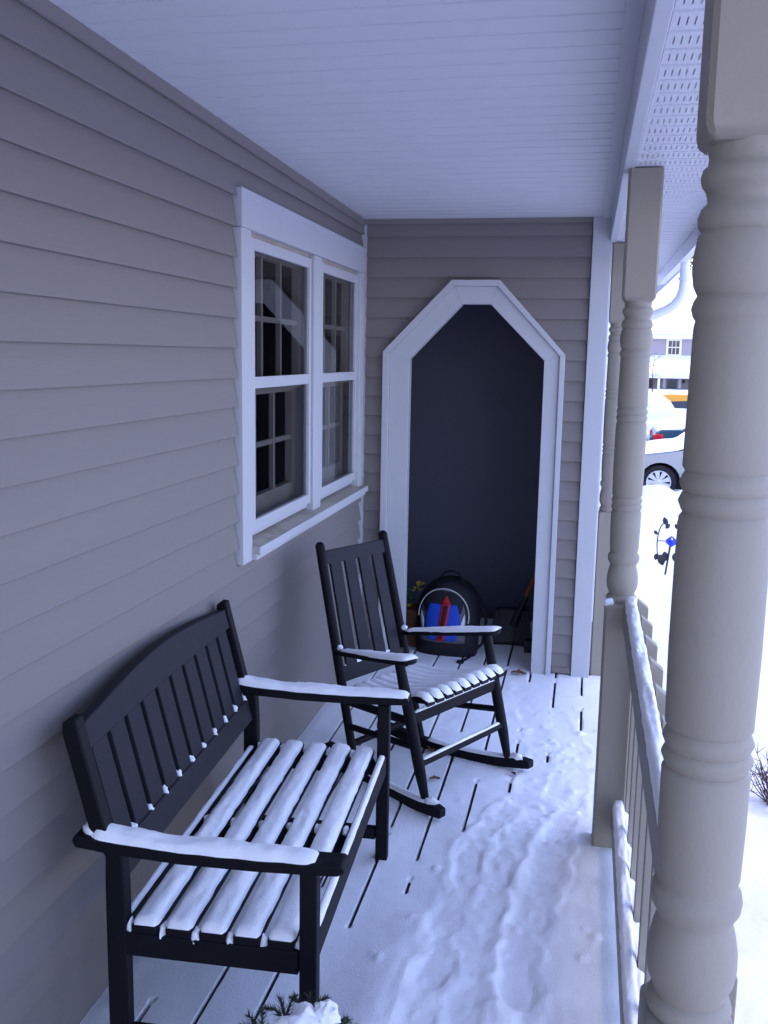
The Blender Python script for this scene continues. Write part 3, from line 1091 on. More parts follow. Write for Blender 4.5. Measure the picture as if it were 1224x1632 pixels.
for s in (-1, 1):
    zs = [0.05, 0.2, 0.4, 0.6, 0.8, HT - 0.012, HT - 0.003, HT + 0.003]
    part(rock, MB().tube([post_pt(s, z) for z in zs], [0.016, 0.0175, 0.0188, 0.0188, 0.0188, 0.0188, 0.015, 0.006], 14), 'back_post', BLACKWOOD, smooth=40)
    zs = [0.045, 0.10, 0.16, 0.30, 0.45, ZFA]
    part(rock, MB().tube([fleg(s, z) for z in zs], [0.013, 0.017, 0.021, 0.021, 0.020, 0.018], 14), 'front_leg', BLACKWOOD, smooth=40)
    # arm: paddle that widens to a rounded nose
    zr = 0.478
    pr = post_pt(s, zr)
    a0 = Vector((pr.x + 0.010, pr.y, zr))
    a1 = Vector((FFA + 0.062, s * WFA, ZFA + 0.016))
    d = (a1 - a0)
    sd = Vector((-d.y, d.x, 0)).normalized()
    outl = []
    for t, wd in ((0.0, 0.020), (0.15, 0.023), (0.4, 0.033), (0.7, 0.041), (0.88, 0.042), (0.95, 0.036), (0.985, 0.024), (1.0, 0.008)):
        outl.append((t, wd))
    mb = MB()
    ring_ = [(t, wd) for t, wd in outl] + [(t, -wd) for t, wd in reversed(outl)]
    mb.prism(ring_, lambda t, wd: tuple(a0 + d * t + sd * wd + Vector((0, 0, -0.002))), lambda t, wd: tuple(a0 + d * t + sd * wd + Vector((0, 0, 0.0155))))
    part(rock, mb, 'arm', BLACKWOOD, bevel=0.004, smooth=40)
    # rocker runner: bent board
    R0 = 1.7
    mb = MB()
    n = 22
    x_a, x_b = -0.32, 0.375
    ya_, yb_ = s * 0.195, s * 0.268
    for i in range(n + 1):
        t = i / n
        x_ = x_a + (x_b - x_a) * t
        yy = ya_ + (yb_ - ya_) * ((x_ - FR) / (FF - FR) if True else t)
        zb = R0 - math.sqrt(R0 * R0 - (x_ - 0.06) ** 2) + 0.004
        th_ = 0.040 if i not in (0, n) else 0.030
        for (dy, dz) in ((-0.019, 0), (0.019, 0), (0.019, th_), (-0.019, th_)):
            mb.v.append((x_, yy + dy, zb + dz))
    for i in range(n):
        for k in range(4):
            k2 = (k + 1) % 4
            mb.f.append((i * 4 + k, i * 4 + k2, i * 4 + 4 + k2, i * 4 + 4 + k))
    mb.f += [(3, 2, 1, 0), tuple(n * 4 + k for k in range(4))]
    part(rock, mb, 'rocker', BLACKWOOD, bevel=0.004, smooth=40)
    # side rails
    part(rock, MB().tube([fleg(s, 0.335), post_pt(s, 0.30)], 0.016, 10), 'side_rail', BLACKWOOD, smooth=40)
    part(rock, MB().tube([fleg(s, 0.245), post_pt(s, 0.20)], 0.0125, 10), 'side_stretcher', BLACKWOOD, smooth=40)
part(rock, MB().tube([fleg(-1, 0.185), fleg(1, 0.185)], 0.0145, 12), 'front_stretcher', BLACKWOOD, smooth=40)
part(rock, MB().tube([post_pt(-1, 0.13), post_pt(1, 0.13)], 0.0135, 12), 'rear_stretcher', BLACKWOOD, smooth=40)


def plank_between(p, q, half, tk, axis):
    """board from p to q; half = vector half height, tk = vector half thickness"""
    mb = MB()
    for c in (p, q):
        for (a, b) in ((-1, -1), (1, -1), (1, 1), (-1, 1)):
            mb.v.append(tuple(c + half * a + tk * b))
    mb.f = [(3, 2, 1, 0), (4, 5, 6, 7), (0, 1, 5, 4), (1, 2, 6, 5), (2, 3, 7, 6), (3, 0, 4, 7)]
    return mb


bdir = (post_pt(1, 0.9) - post_pt(1, 0.3))
bdir = Vector((bdir.x, 0, bdir.z)).normalized()
bnor = Vector((bdir.z, 0, -bdir.x))
part(rock, plank_between(fleg(-1, 0.345), fleg(1, 0.345), Vector((0, 0, 0.022)), Vector((0.011, 0, 0)), 0), 'front_seat_rail', BLACKWOOD, bevel=0.003)
part(rock, plank_between(post_pt(-1, 0.845), post_pt(1, 0.845), bdir * 0.028, bnor * 0.010, 0), 'crest_rail', NAVYWOOD, bevel=0.004)
part(rock, plank_between(post_pt(-1, 0.395), post_pt(1, 0.395), bdir * 0.030, bnor * 0.010, 0), 'lower_back_rail', NAVYWOOD, bevel=0.004)
for i in range(4):
    lo_, hi_ = 0.405, 0.830
    wl, wh = WR + (WT - WR) * 0.4 - 0.022, WT - 0.022
    fl = lambda w_, i_: -w_ + (2 * w_) * (i_ + 0.5) / 4
    pA = post_pt(1, lo_)
    pB = post_pt(1, hi_)
    A = Vector((pA.x + 0.004, fl(wl, i), lo_))
    B = Vector((pB.x + 0.004, fl(wh, i), hi_))
    part(rock, plank_between(A, B, Vector((0, 0.0305, 0)), bnor * 0.006, 0), 'back_slat', NAVYWOOD, bevel=0.002)


# contoured seat slats, front to back
def seat_z(t):          # t: 0 rear .. 1 front
    return 0.352 + 0.075 * t - 0.030 * math.sin(math.pi * min(1, t * 1.1)) - 0.045 * max(0, (t - 0.86) / 0.14) ** 2 * 0.6


NS = 9
rsn2 = MB()
for i in range(NS):
    f0 = -1 + 2 * (i + 0.5) / NS
    xr, xf = -0.150, 0.262
    mb = MB()
    n = 14
    sec = []
    for j in range(n + 1):
        t = j / n
        x_ = xr + (xf - xr) * t
        wd = 0.195 + (0.250 - 0.195) * t
        yc = f0 * wd
        hw_ = wd / NS * 0.80
        z_ = seat_z(t)
        sec.append((x_, yc, z_, hw_))
        for (dy, dz) in ((-hw_, 0), (hw_, 0), (hw_, 0.014), (-hw_, 0.014)):
            mb.v.append((x_, yc + dy, z_ + dz))
    for j in range(n):
        for k in range(4):
            k2 = (k + 1) % 4
            mb.f.append((j * 4 + k, j * 4 + k2, j * 4 + 4 + k2, j * 4 + 4 + k))
    mb.f += [(3, 2, 1, 0), tuple(n * 4 + k for k in range(4))]
    part(rock, mb, 'seat_slat', BLACKWOOD, smooth=40)
    path = [(x_, yc, z_ + 0.014) for x_, yc, z_, h_ in sec]
    snow_strip(rsn2, path, lambda t_: 2 * (0.195 + 0.055 * t_) / NS * 0.80 * 1.02, 0.013, i * 3 + 2, 9, endr=0.02, lump=0.3)
# snow on arms, rails, stretcher, rocker noses
for s in (-1, 1):
    pr = post_pt(s, 0.478)
    a0 = Vector((pr.x + 0.028, pr.y, 0.4940))
    a1 = Vector((FFA + 0.056, s * WFA, ZFA + 0.0315))
    snow_strip(rsn2, [a0, a1], lambda t_: 0.036 + 0.046 * sm(0, 0.7, t_), 0.014, 20 + s, 9, endr=0.04, lump=0.25)
    rsn2.blob((0.315, s * 0.271, 0.066), (0.030, 0.018, 0.016), 40 + s, 0.4, 8)
    pts = []
    for t in np.linspace(-0.08, 0.30, 16):
        zb = 1.7 - math.sqrt(1.7 ** 2 - (t - 0.06) ** 2) + 0.044
        pts.append((t, s * (0.195 + 0.073 * (t - FR) / (FF - FR)), zb))
    snow_strip(rsn2, pts, 0.034, 0.010, 60 + s, 7)
    rsn2.blob(tuple(post_pt(s, 0.5) + Vector((0.022, 0, 0.006))), (0.014, 0.012, 0.012), 9 + s, 0.4, 7)
snow_strip(rsn2, [fleg(-1, 0.185) + Vector((0, 0.02, 0.0125)), fleg(1, 0.185) + Vector((0, -0.02, 0.0125))], 0.017, 0.007, 77, 7, lump=0.5)
snow_strip(rsn2, [fleg(-1, 0.345) + Vector((0.004, 0.02, 0.022)), fleg(1, 0.345) + Vector((0.004, -0.02, 0.022))], 0.016, 0.008, 78, 7, lump=0.7)
snow_strip(rsn2, [post_pt(-1, 0.425) + Vector((0.0, 0.03, 0.0)), post_pt(1, 0.425) + Vector((0.0, -0.03, 0.0))], 0.016, 0.010, 79, 7, lump=0.7)
r2 = rsn2.build('chair_snow', SNOW, smooth=60)
r2.location = rock.location
r2.rotation_euler = rock.rotation_euler
tag(r2, 'soft snow lying on the rocking chair seat and arms', 'snow', kind='stuff')

# ------------------------------------------------------------------ things in the alcove
BLACKCLOTH = mat('black_nylon', (0.012, 0.012, 0.017), 0.7, 0.25, 0.3, 30, 0.0008, 300)
BLUECLOTH = mat('blue_nylon', (0.010, 0.055, 0.42), 0.6, 0.3, 0.15, 25, 0.0006, 300)
GREYCLOTH = mat('grey_nylon', (0.10, 0.10, 0.12), 0.65, 0.3, 0.15, 25, 0.0006, 300)
REDCLOTH = mat('red_webbing', (0.42, 0.012, 0.02), 0.6, 0.3, 0.2, 40, 0.0005, 300)
MAROON = mat('maroon_print', (0.045, 0.006, 0.012), 0.65, 0.3, 0.5, 60)
PALE = mat('pale_piping', (0.55, 0.55, 0.58), 0.5, 0.3, 0.05, 20)
bag = empty('backpack', (0.462, 5.175, 0.0), rad(-3))
tag(bag, 'black backpack with blue panel and red stripe standing in the archway', 'backpack')


def bag_half(t):       # half width at height fraction
    return 0.185 * (1 - 0.10 * (1 - t)) * (1 - max(0, (t - 0.45) / 0.55) ** 2.6) ** 0.5 if t < 1 else 0.0


BH = 0.415


def bag_front(x, z):
    t = z / BH
    hw_ = max(0.02, bag_half(min(0.995, t)))
    u = min(1.0, abs(x) / hw_)
    bulge = (1 - u ** 2.4)
    bulge = max(0.0, bulge) ** 0.5
    v = min(1, max(0, math.sin(math.pi * min(1, max(0, 0.10 + 0.80 * t))))) ** 0.45
    return -0.115 * bulge * v + 0.06 * (t - 0.3)


mb = MB()
nr, na = 26, 30
for i in range(nr + 1):
    t = min(0.985, 0.0 + i / nr)
    z = BH * t + 0.004
    hw_ = bag_half(t)
    for j in range(na):
        th = math.pi * j / (na - 1)
        x = -hw_ * math.cos(th)
        mb.v.append((x, bag_front(x * 0.999, BH * t), z))
    for j in range(na):
        th = math.pi * j / (na - 1)
        x = hw_ * math.cos(th)
        sag = 0.012 * nz(x * 14, z * 14, 3)
        mb.v.append((x, 0.045 + 0.055 * math.sin(th) ** 0.5 + 0.06 * (t - 0.3) + sag, z))
m2 = 2 * na
for i in range(nr):
    for j in range(m2):
        j2 = (j + 1) % m2
        mb.f.append((i * m2 + j, i * m2 + j2, (i + 1) * m2 + j2, (i + 1) * m2 + j))
mb.f.append(tuple(range(m2)))
mb.f.append(tuple(nr * m2 + j for j in range(m2)))
part(bag, mb, 'bag_body', BLACKCLOTH, smooth=60)


def patch(name, m, xfn, z0, z1, off, n=18, k=14, par=bag):
    """panel sewn on the bulging front: xfn(t) gives its left and right edge."""
    p = MB()
    z0, z1 = z0 * 1.13, z1 * 1.13
    for i in range(n + 1):
        t = i / n
        z = z0 + (z1 - z0) * t
        xl, xr_ = xfn(t)
        for j in range(k + 1):
            x = xl + (xr_ - xl) * j / k
            p.v.append((x, bag_front(x, z) - off, z + 0.004))
    for i in range(n):
        for j in range(k):
            a_ = i * (k + 1) + j
            p.f.append((a_, a_ + 1, a_ + k + 2, a_ + k + 1))
    o = p.build(name, m, par, smooth=60)
    md = o.modifiers.new('thick', 'SOLIDIFY')
    md.thickness = 0.003
    md.offset = -1
    return o


def arch_w(t, w0, w1=1.0):
    return w0 * (1 - 0.08 * (1 - t)) * math.sqrt(max(0.0, 1 - max(0, (t - 0.30) / 0.70) ** 2.2))


patch('front_pocket', GREYCLOTH, lambda t: (-arch_w(t, 0.138) - 0.012, arch_w(t, 0.138) - 0.012), 0.075, 0.335, 0.004)
patch('dark_yoke', BLACKCLOTH, lambda t: (-arch_w(t, 0.125) * (0.9 + 0.1 * t) - 0.012, arch_w(t, 0.125) * (0.9 + 0.1 * t) - 0.012), 0.22, 0.325, 0.0065)
patch('blue_panel', BLUECLOTH, lambda t: (-0.055 - 0.045 * math.sin(math.pi * (0.15 + 0.7 * t)) - 0.010, 0.055 + 0.045 * math.sin(math.pi * (0.15 + 0.7 * t)) - 0.010), 0.085, 0.262, 0.009)
patch('red_stripe', REDCLOTH, lambda t: (-0.035 + 0.026 * t - 0.006, 0.010 + 0.026 * t - 0.004), 0.085, 0.268, 0.0125, k=4)
patch('stripe_print', MAROON, lambda t: (-0.024 + 0.026 * t - 0.004, 0.000 + 0.026 * t - 0.004), 0.095, 0.258, 0.0145, k=3)
patch('red_tip', REDCLOTH, lambda t: (0.004 - 0.024 * (1 - t), 0.010 + 0.022 * (1 - t)), 0.269, 0.300, 0.0105, k=3)
for sgn in (-1, 1):
    patch('grey_wedge', PALE, lambda t: (sgn * (0.108 + 0.014 * t) - 0.011 - 0.012 * (1 - abs(2 * t - 1)), sgn * (0.108 + 0.014 * t) - 0.011 + 0.012 * (1 - abs(2 * t - 1))), 0.135, 0.220, 0.0105, k=3)
pp = []
for i in range(40):
    a_ = math.pi * (1.02 - 1.08 * i / 39)
    x = 0.142 * math.cos(a_) - 0.010
    z = 0.225 + 0.150 * math.sin(a_) if math.sin(a_) > 0 else 0.225 + 0.16 * math.sin(a_)
    pp.append((x, bag_front(x, z) - 0.006, z + 0.004))
part(bag, MB().tube(pp, 0.0036, 6), 'piping', PALE, smooth=60)
hp = []
for i in range(18):
    a_ = math.pi * i / 17
    hp.append((0.062 * math.cos(a_) + 0.01, 0.04, 0.392 + 0.068 * math.sin(a_) ** 0.8))
part(bag, MB().tube(hp, 0.011, 8, flat=0.5), 'carry_handle', BLACKCLOTH, smooth=60)
for sgn in (-1, 1):
    part(bag, MB().tube([(sgn * 0.10, 0.06, 0.36), (sgn * 0.16, 0.085, 0.30), (sgn * 0.205, 0.09, 0.18), (sgn * 0.19, 0.07, 0.05), (sgn * 0.15, 0.02, 0.02)], 0.016, 8, flat=0.5), 'shoulder_strap', BLACKCLOTH, smooth=60)
part(bag, MB().tube([(0.13, -0.02, 0.03), (0.15, -0.08, 0.018), (0.125, -0.14, 0.012), (0.115, -0.17, 0.012)], 0.009, 8, flat=0.5), 'loose_strap', BLACKCLOTH, smooth=60)
part(bag, MB().box(0.092, -0.200, 0.006, 0.130, -0.165, 0.022), 'buckle', BLACKCLOTH, bevel=0.005)

# potted plant peeping out beside the bag
POT = mat('brown_wicker', (0.14, 0.065, 0.035), 0.8, 0.2, 0.35, 40, 0.002, 120)
pot = empty('potted_plant', (0.262, 5.27, -0.035))
tag(pot, 'small brown pot with yellow and green leaves left of the backpack', 'plant')
part(pot, MB().lathe([(0.037, 0.055), (0.04, 0.062), (0.14, 0.072), (0.23, 0.078), (0.25, 0.082), (0.262, 0.082), (0.262, 0.070), (0.24, 0.068)], n=20), 'pot', POT, smooth=40)
LG = mat('green_leaf', (0.03, 0.20, 0.04), 0.5, 0.3, 0.3, 30)
LY = mat('yellow_leaf', (0.50, 0.33, 0.03), 0.5, 0.3, 0.3, 30)
LGY = mat('pale_leaf', (0.26, 0.26, 0.06), 0.5, 0.3, 0.3, 30)
random.seed(11)
for i in range(34):
    a_ = random.uniform(0, 2 * math.pi)
    r_ = random.uniform(0.01, 0.07)
    z_ = random.uniform(0.27, 0.385)
    c = Vector((r_ * math.cos(a_), r_ * math.sin(a_), z_))
    dr = Vector((math.cos(a_), math.sin(a_), random.uniform(-0.2, 0.9))).normalized()
    sd = dr.cross(Vector((0, 0, 1))).normalized()
    L_ = random.uniform(0.035, 0.06)
    W_ = random.uniform(0.010, 0.017)
    nn = sd.cross(dr)
    mb = MB()
    mb.v = [tuple(c), tuple(c + dr * L_ * 0.45 + sd * W_ + nn * 0.004), tuple(c + dr * L_ - nn * 0.006), tuple(c + dr * L_ * 0.45 - sd * W_ + nn * 0.004), tuple(c + dr * L_ * 0.45 - nn * 0.001)]
    mb.f = [(0, 1, 4), (1, 2, 4), (2, 3, 4), (3, 0, 4)]
    part(pot, mb, 'leaf', LG if i % 3 == 0 else (LY if i % 3 == 1 else LGY))

# shovel leaning inside the right jamb
ORW = mat('orange_brown_wood', (0.24, 0.075, 0.035), 0.6, 0.3, 0.3, 12, 0.0006, 60, stretch=(4, 4, 0.5))
DKP = mat('black_plastic', (0.014, 0.014, 0.018), 0.45, 0.4, 0.2, 20)
sh = empty('snow_shovel', (0.80, 5.42, 0.0))
tag(sh, 'black bladed shovel with orange wooden shaft leaning in the archway', 'shovel')
part(sh, MB().tube([(0.045, 0.05, 0.20), (0.13, 0.16, 0.42), (0.26, 0.33, 0.78)], 0.0145, 10), 'shaft', ORW, smooth=40)
part(sh, MB().tube([(0.010, 0.012, 0.11), (0.045, 0.05, 0.20), (0.072, 0.084, 0.265)], [0.024, 0.020, 0.019], 10), 'socket', DKP, smooth=40)
bl = MB()


def blade(u, v):
    x = -0.12 + 0.24 * u
    c = 0.035 * (1 - (2 * u - 1) ** 2)
    return (x * (0.8 + 0.2 * (1 - v)), -0.05 + 0.09 * v + c * 0.8, 0.006 + 0.20 * v)


bl.grid(13, 9, blade)
bo = part(sh, bl, 'blade', DKP, smooth=60)
md = bo.modifiers.new('thick', 'SOLIDIFY')
md.thickness = 0.006
pole = empty('garden_hoe', (0.935, 5.30, 0.0))
tag(pole, 'reddish brown tool handle standing against the right jamb of archway', 'hoe')
part(pole, MB().tube([(0.0, 0.0, 0.012), (0.02, 0.05, 0.25), (0.09, 0.20, 0.90)], 0.013, 10), 'handle', ORW, smooth=40)
part(pole, MB().box(-0.05, -0.03, 0.004, 0.045, 0.02, 0.075), 'blade', DKP, bevel=0.006)

# dead leaves and a twig blown onto the snow
DLF = mat('dead_leaf', (0.16, 0.085, 0.045), 0.8, 0.1, 0.3, 60)
for k, (lx, ly, sz, rz_, lab) in enumerate(((0.655, 3.50, 0.022, 0.5, 'small curled brown leaf on snow in front of rocking chair'), (0.60, 3.78, 0.035, 1.7, 'reddish dead leaf under the rocking chair seat'), (0.885, 4.86, 0.040, 0.1, 'brown leaf lying at the foot of the archway'), (0.95, 3.62, 0.016, 2.1, 'tiny brown leaf scrap by the chair rocker nose'))):
    mb = MB()
    n = 7
    for i in range(n):
        t = i / (n - 1)
        wv = sz * 0.55 * math.sin(math.pi * min(0.98, 0.06 + t * 0.9)) * (1 + 0.3 * math.sin(i * 2.4))
        mb.v += [(sz * (2 * t - 1), -wv, 0.006 + 0.3 * wv), (sz * (2 * t - 1), 0, 0.003 + 0.004 * math.sin(t * 5)), (sz * (2 * t - 1), wv, 0.006 + 0.4 * wv)]
    for i in range(n - 1):
        mb.f += [(i * 3, i * 3 + 3, i * 3 + 4, i * 3 + 1), (i * 3 + 1, i * 3 + 4, i * 3 + 5, i * 3 + 2)]
    o = mb.build('dead_leaf', DLF, smooth=60)
    o.location = (lx, ly, 0.016)
    o.rotation_euler = (0, 0, rz_)
    tag(o, lab, 'leaf', 'dead leaves on the porch snow')

# ------------------------------------------------------------------ evergreen planter in the foreground
NEED = mat('fir_needles', (0.055, 0.075, 0.045), 0.6, 0.25, 0.35, 30)
pl = empty('evergreen_planter', (0.700, 1.560, 0.0))
tag(pl, 'snow capped evergreen sprigs in a pot beside near bench leg', 'planter')
part(pl, MB().lathe([(0.0, 0.075), (0.02, 0.080), (0.22, 0.108), (0.225, 0.118), (0.262, 0.120), (0.262, 0.106), (0.235, 0.104)], n=28), 'pot', mat('dark_green_pot', (0.03, 0.05, 0.04), 0.5, 0.4, 0.15, 20), smooth=40)
random.seed(3)


def sprig(base, tip, n, ln):
    mb = MB()
    b0, t0 = Vector(base), Vector(tip)
    d = (t0 - b0)
    mid = b0.lerp(t0, 0.5) + Vector((0, 0, 0.012))
    pts = [b0, mid, t0]
    mb.tube(pts, [0.0028, 0.002, 0.001], 5)
    dn = d.normalized()
    for i in range(n):
        t = 0.12 + 0.88 * i / n
        p = b0.lerp(mid, t * 2) if t < 0.5 else mid.lerp(t0, t * 2 - 1)
        for s_ in range(3):
            a_ = random.uniform(0, 2 * math.pi)
            e1 = dn.cross(Vector((0, 0, 1))).normalized()
            e2 = e1.cross(dn)
            out = (e1 * math.cos(a_) + e2 * math.sin(a_) * 0.6 + dn * random.uniform(0.5, 1.0)).normalized()
            L_ = ln * random.uniform(0.7, 1.15) * (1.0 - 0.35 * t)
            sdv = out.cross(dn).normalized() * 0.0014
            k = len(mb.v)
            mb.v += [tuple(p - sdv), tuple(p + sdv), tuple(p + out * L_)]
            mb.f.append((k, k + 1, k + 2))
    return mb


for base, tip in (((-0.02, 0.00, 0.28), (-0.125, 0.045, 0.372)), ((-0.02, 0.02, 0.28), (-0.065, 0.06, 0.405)), ((-0.03, -0.01, 0.27), (-0.115, -0.02, 0.352)), ((0.0, 0.03, 0.28), (-0.015, 0.09, 0.40)), ((0.0, 0.0, 0.29), (0.085, 0.03, 0.385)),
                  ((0.03, 0.0, 0.26), (0.12, -0.05, 0.32)), ((0.0, -0.03, 0.26), (-0.06, -0.12, 0.32)), ((0.02, -0.03, 0.26), (0.05, -0.14, 0.31)), ((0.0, 0.02, 0.27), (0.05, 0.12, 0.34))):
    part(pl, sprig(base, tip, 80, 0.027), 'fir_sprig', NEED)
    side = Vector(tip) - Vector(base)
    for q_ in (0.45, 0.7):
        pb = Vector(base).lerp(Vector(tip), q_)
        for sg in (-1, 1):
            dv = Vector((-side.y, side.x, 0)).normalized() * sg * 0.035 + side.normalized() * 0.035
            part(pl, sprig(tuple(pb), tuple(pb + dv), 30, 0.021), 'fir_sprig', NEED)
ps = MB()
for k, (c, r_) in enumerate((((0.0, 0.01, 0.385), (0.050, 0.040, 0.040)), ((0.036, 0.03, 0.412), (0.024, 0.022, 0.024)), ((-0.030, 0.00, 0.372), (0.050, 0.030, 0.026)), ((0.02, -0.05, 0.34), (0.06, 0.05, 0.045)), ((0.115, 0.0, 0.345), (0.026, 0.028, 0.020)), ((0.0, 0.0, 0.31), (0.085, 0.080, 0.06)))):
    ps.blob(c, r_, k + 4, 0.45, 14, 2.2)
psn = ps.build('planter_snow', SNOW, smooth=70)
psn.location = (0.700, 1.560, 0.0)
tag(psn, 'clump of snow resting on the evergreen sprigs', 'snow', kind='stuff')

# ------------------------------------------------------------------ yard: garden spinner and twiggy shrub
IRON = mat('dark_iron', (0.03, 0.03, 0.035), 0.6, 0.4, 0.2, 30)
spn = empty('garden_spinner', (1.985, 9.4, ground_z(1.985, 9.4)))
tag(spn, 'dark metal garden spinner with blue glass ball stuck in snow', 'garden ornament')
gz0 = ground_z(1.985, 9.4)
zb_ = -0.065 - gz0
part(spn, MB().tube([(-0.010, 0, -0.05), (0.028, 0, zb_ - 0.03)], 0.0095, 8), 'stake', IRON, smooth=40)
part(spn, MB().lathe([(-0.055 + 0.110 * i / 14, max(0.002, 0.055 * math.sin(math.pi * i / 14))) for i in range(15)], n=20).build('tmp', mat('blue_glass_ball', (0.01, 0.03, 0.55), 0.15, 0.6, 0.1, 20), spn) and MB().tube([(0.02, 0.0, 0.0), (0.021, 0, 0.001)], 0.001, 4), 'pin', IRON)
for o in bpy.data.objects:
    if o.name == 'tmp':
        o.name = 'glass_ball'
        o.location = (0.035, -0.01, zb_)
        o.data.shade_smooth()


def leafshape(c, ang, L_, W_):
    mb = MB()
    d = Vector((math.cos(ang), 0.15, math.sin(ang)))
    s_ = Vector((-math.sin(ang), 0.1, math.cos(ang)))
    c = Vector(c)
    n = 8
    ringp = []
    for i in range(n + 1):
        t = i / n
        ringp.append((t, W_ * math.sin(math.pi * t) ** 0.8))
    pts = [c + d * L_ * t + s_ * w_ for t, w_ in ringp] + [c + d * L_ * t - s_ * w_ for t, w_ in reversed(ringp[1:-1])]
    k = len(pts)
    mb.v = [tuple(p + Vector((0, -0.003, 0))) for p in pts] + [tuple(p + Vector((0, 0.003, 0))) for p in pts]
    mb.f = [tuple(range(k)), tuple(range(k, 2 * k))[::-1]] + [(i, (i + 1) % k, k + (i + 1) % k, k + i) for i in range(k)]
    return mb


for s_ in (-1, 1):
    pts = []
    for i in range(13):
        a_ = math.radians(118 - 118 * 2 * i / 12 * 0.93)
        pts.append((0.035 + s_ * (0.075 + 0.055 * math.cos(a_)), 0.0, zb_ + 0.19 * math.sin(a_) - 0.02))
    part(spn, MB().tube(pts, 0.006, 6), 'wire_arm', IRON, smooth=50)
    part(spn, MB().tube([(0.035 + s_ * 0.05, 0, zb_), (0.035 + s_ * 0.125, 0, zb_)], 0.005, 6), 'spoke', IRON)
    for (cx_, cz_, an, L_, W_) in ((0.05, 0.15, 1.2, 0.085, 0.024), (0.06, 0.12, 2.2, 0.06, 0.020), (0.12, -0.12, -1.35, 0.075, 0.024), (0.10, -0.13, -1.9, 0.12, 0.036), (0.055, -0.10, -1.7, 0.10, 0.034), (0.13, 0.06, 0.8, 0.05, 0.016)):
        ang = an if s_ > 0 else math.pi - an
        part(spn, leafshape((0.035 + s_ * cx_, 0, zb_ + cz_), ang, L_, W_), 'metal_leaf', IRON)

TW = mat('bare_twig', (0.085, 0.06, 0.055), 0.8, 0.1, 0.3, 20)
random.seed(21)
shrub = empty('twiggy_shrub', (2.13, 4.60, ground_z(2.13, 4.6)))
tag(shrub, 'bare twiggy shrub poking out of the snow beyond the near post', 'shrub')
for k in range(34):
    a_ = random.uniform(0, 2 * math.pi)
    sp = random.uniform(0.05, 0.22)
    h_ = random.uniform(0.10, 0.28)
    p0_ = Vector((random.uniform(-0.03, 0.03), random.uniform(-0.03, 0.03), -0.03))
    p2_ = p0_ + Vector((sp * math.cos(a_), sp * math.sin(a_), h_))
    p1_ = p0_.lerp(p2_, 0.5) + Vector((random.uniform(-0.02, 0.02), random.uniform(-0.02, 0.02), 0.01))
    mb = MB().tube([p0_, p1_, p2_], [0.0034, 0.0026, 0.0012], 5)
    for q_ in range(4):
        t = random.uniform(0.35, 0.95)
        pb = p1_.lerp(p2_, t)
        mb.tube([pb, pb + Vector((random.uniform(-0.05, 0.05), random.uniform(-0.05, 0.05), random.uniform(-0.01, 0.06)))], [0.0018, 0.0008], 4)
    part(shrub, mb, 'twig', TW)

# ------------------------------------------------------------------ parked cars
TYRE = mat('tyre_rubber', (0.018, 0.018, 0.02), 0.85, 0.2, 0.2, 20)
RIM = mat('silver_rim', (0.55, 0.56, 0.60), 0.35, 0.5, 0.05, 10, metal=0.6)
CGL = mat('car_window', (0.02, 0.025, 0.03), 0.08, 0.6)
REDL = mat('red_lens', (0.55, 0.01, 0.015), 0.2, 0.5, 0.1, 20)
CLRL = mat('clear_lens', (0.65, 0.66, 0.68), 0.15, 0.6)
UNDER = mat('underbody', (0.012, 0.012, 0.013), 0.9, 0.1)


def arc_pts(cx_, cz_, r_, a0, a1, n=10):
    return [(cx_ + r_ * math.cos(a0 + (a1 - a0) * i / n), cz_ + r_ * math.sin(a0 + (a1 - a0) * i / n)) for i in range(n + 1)]


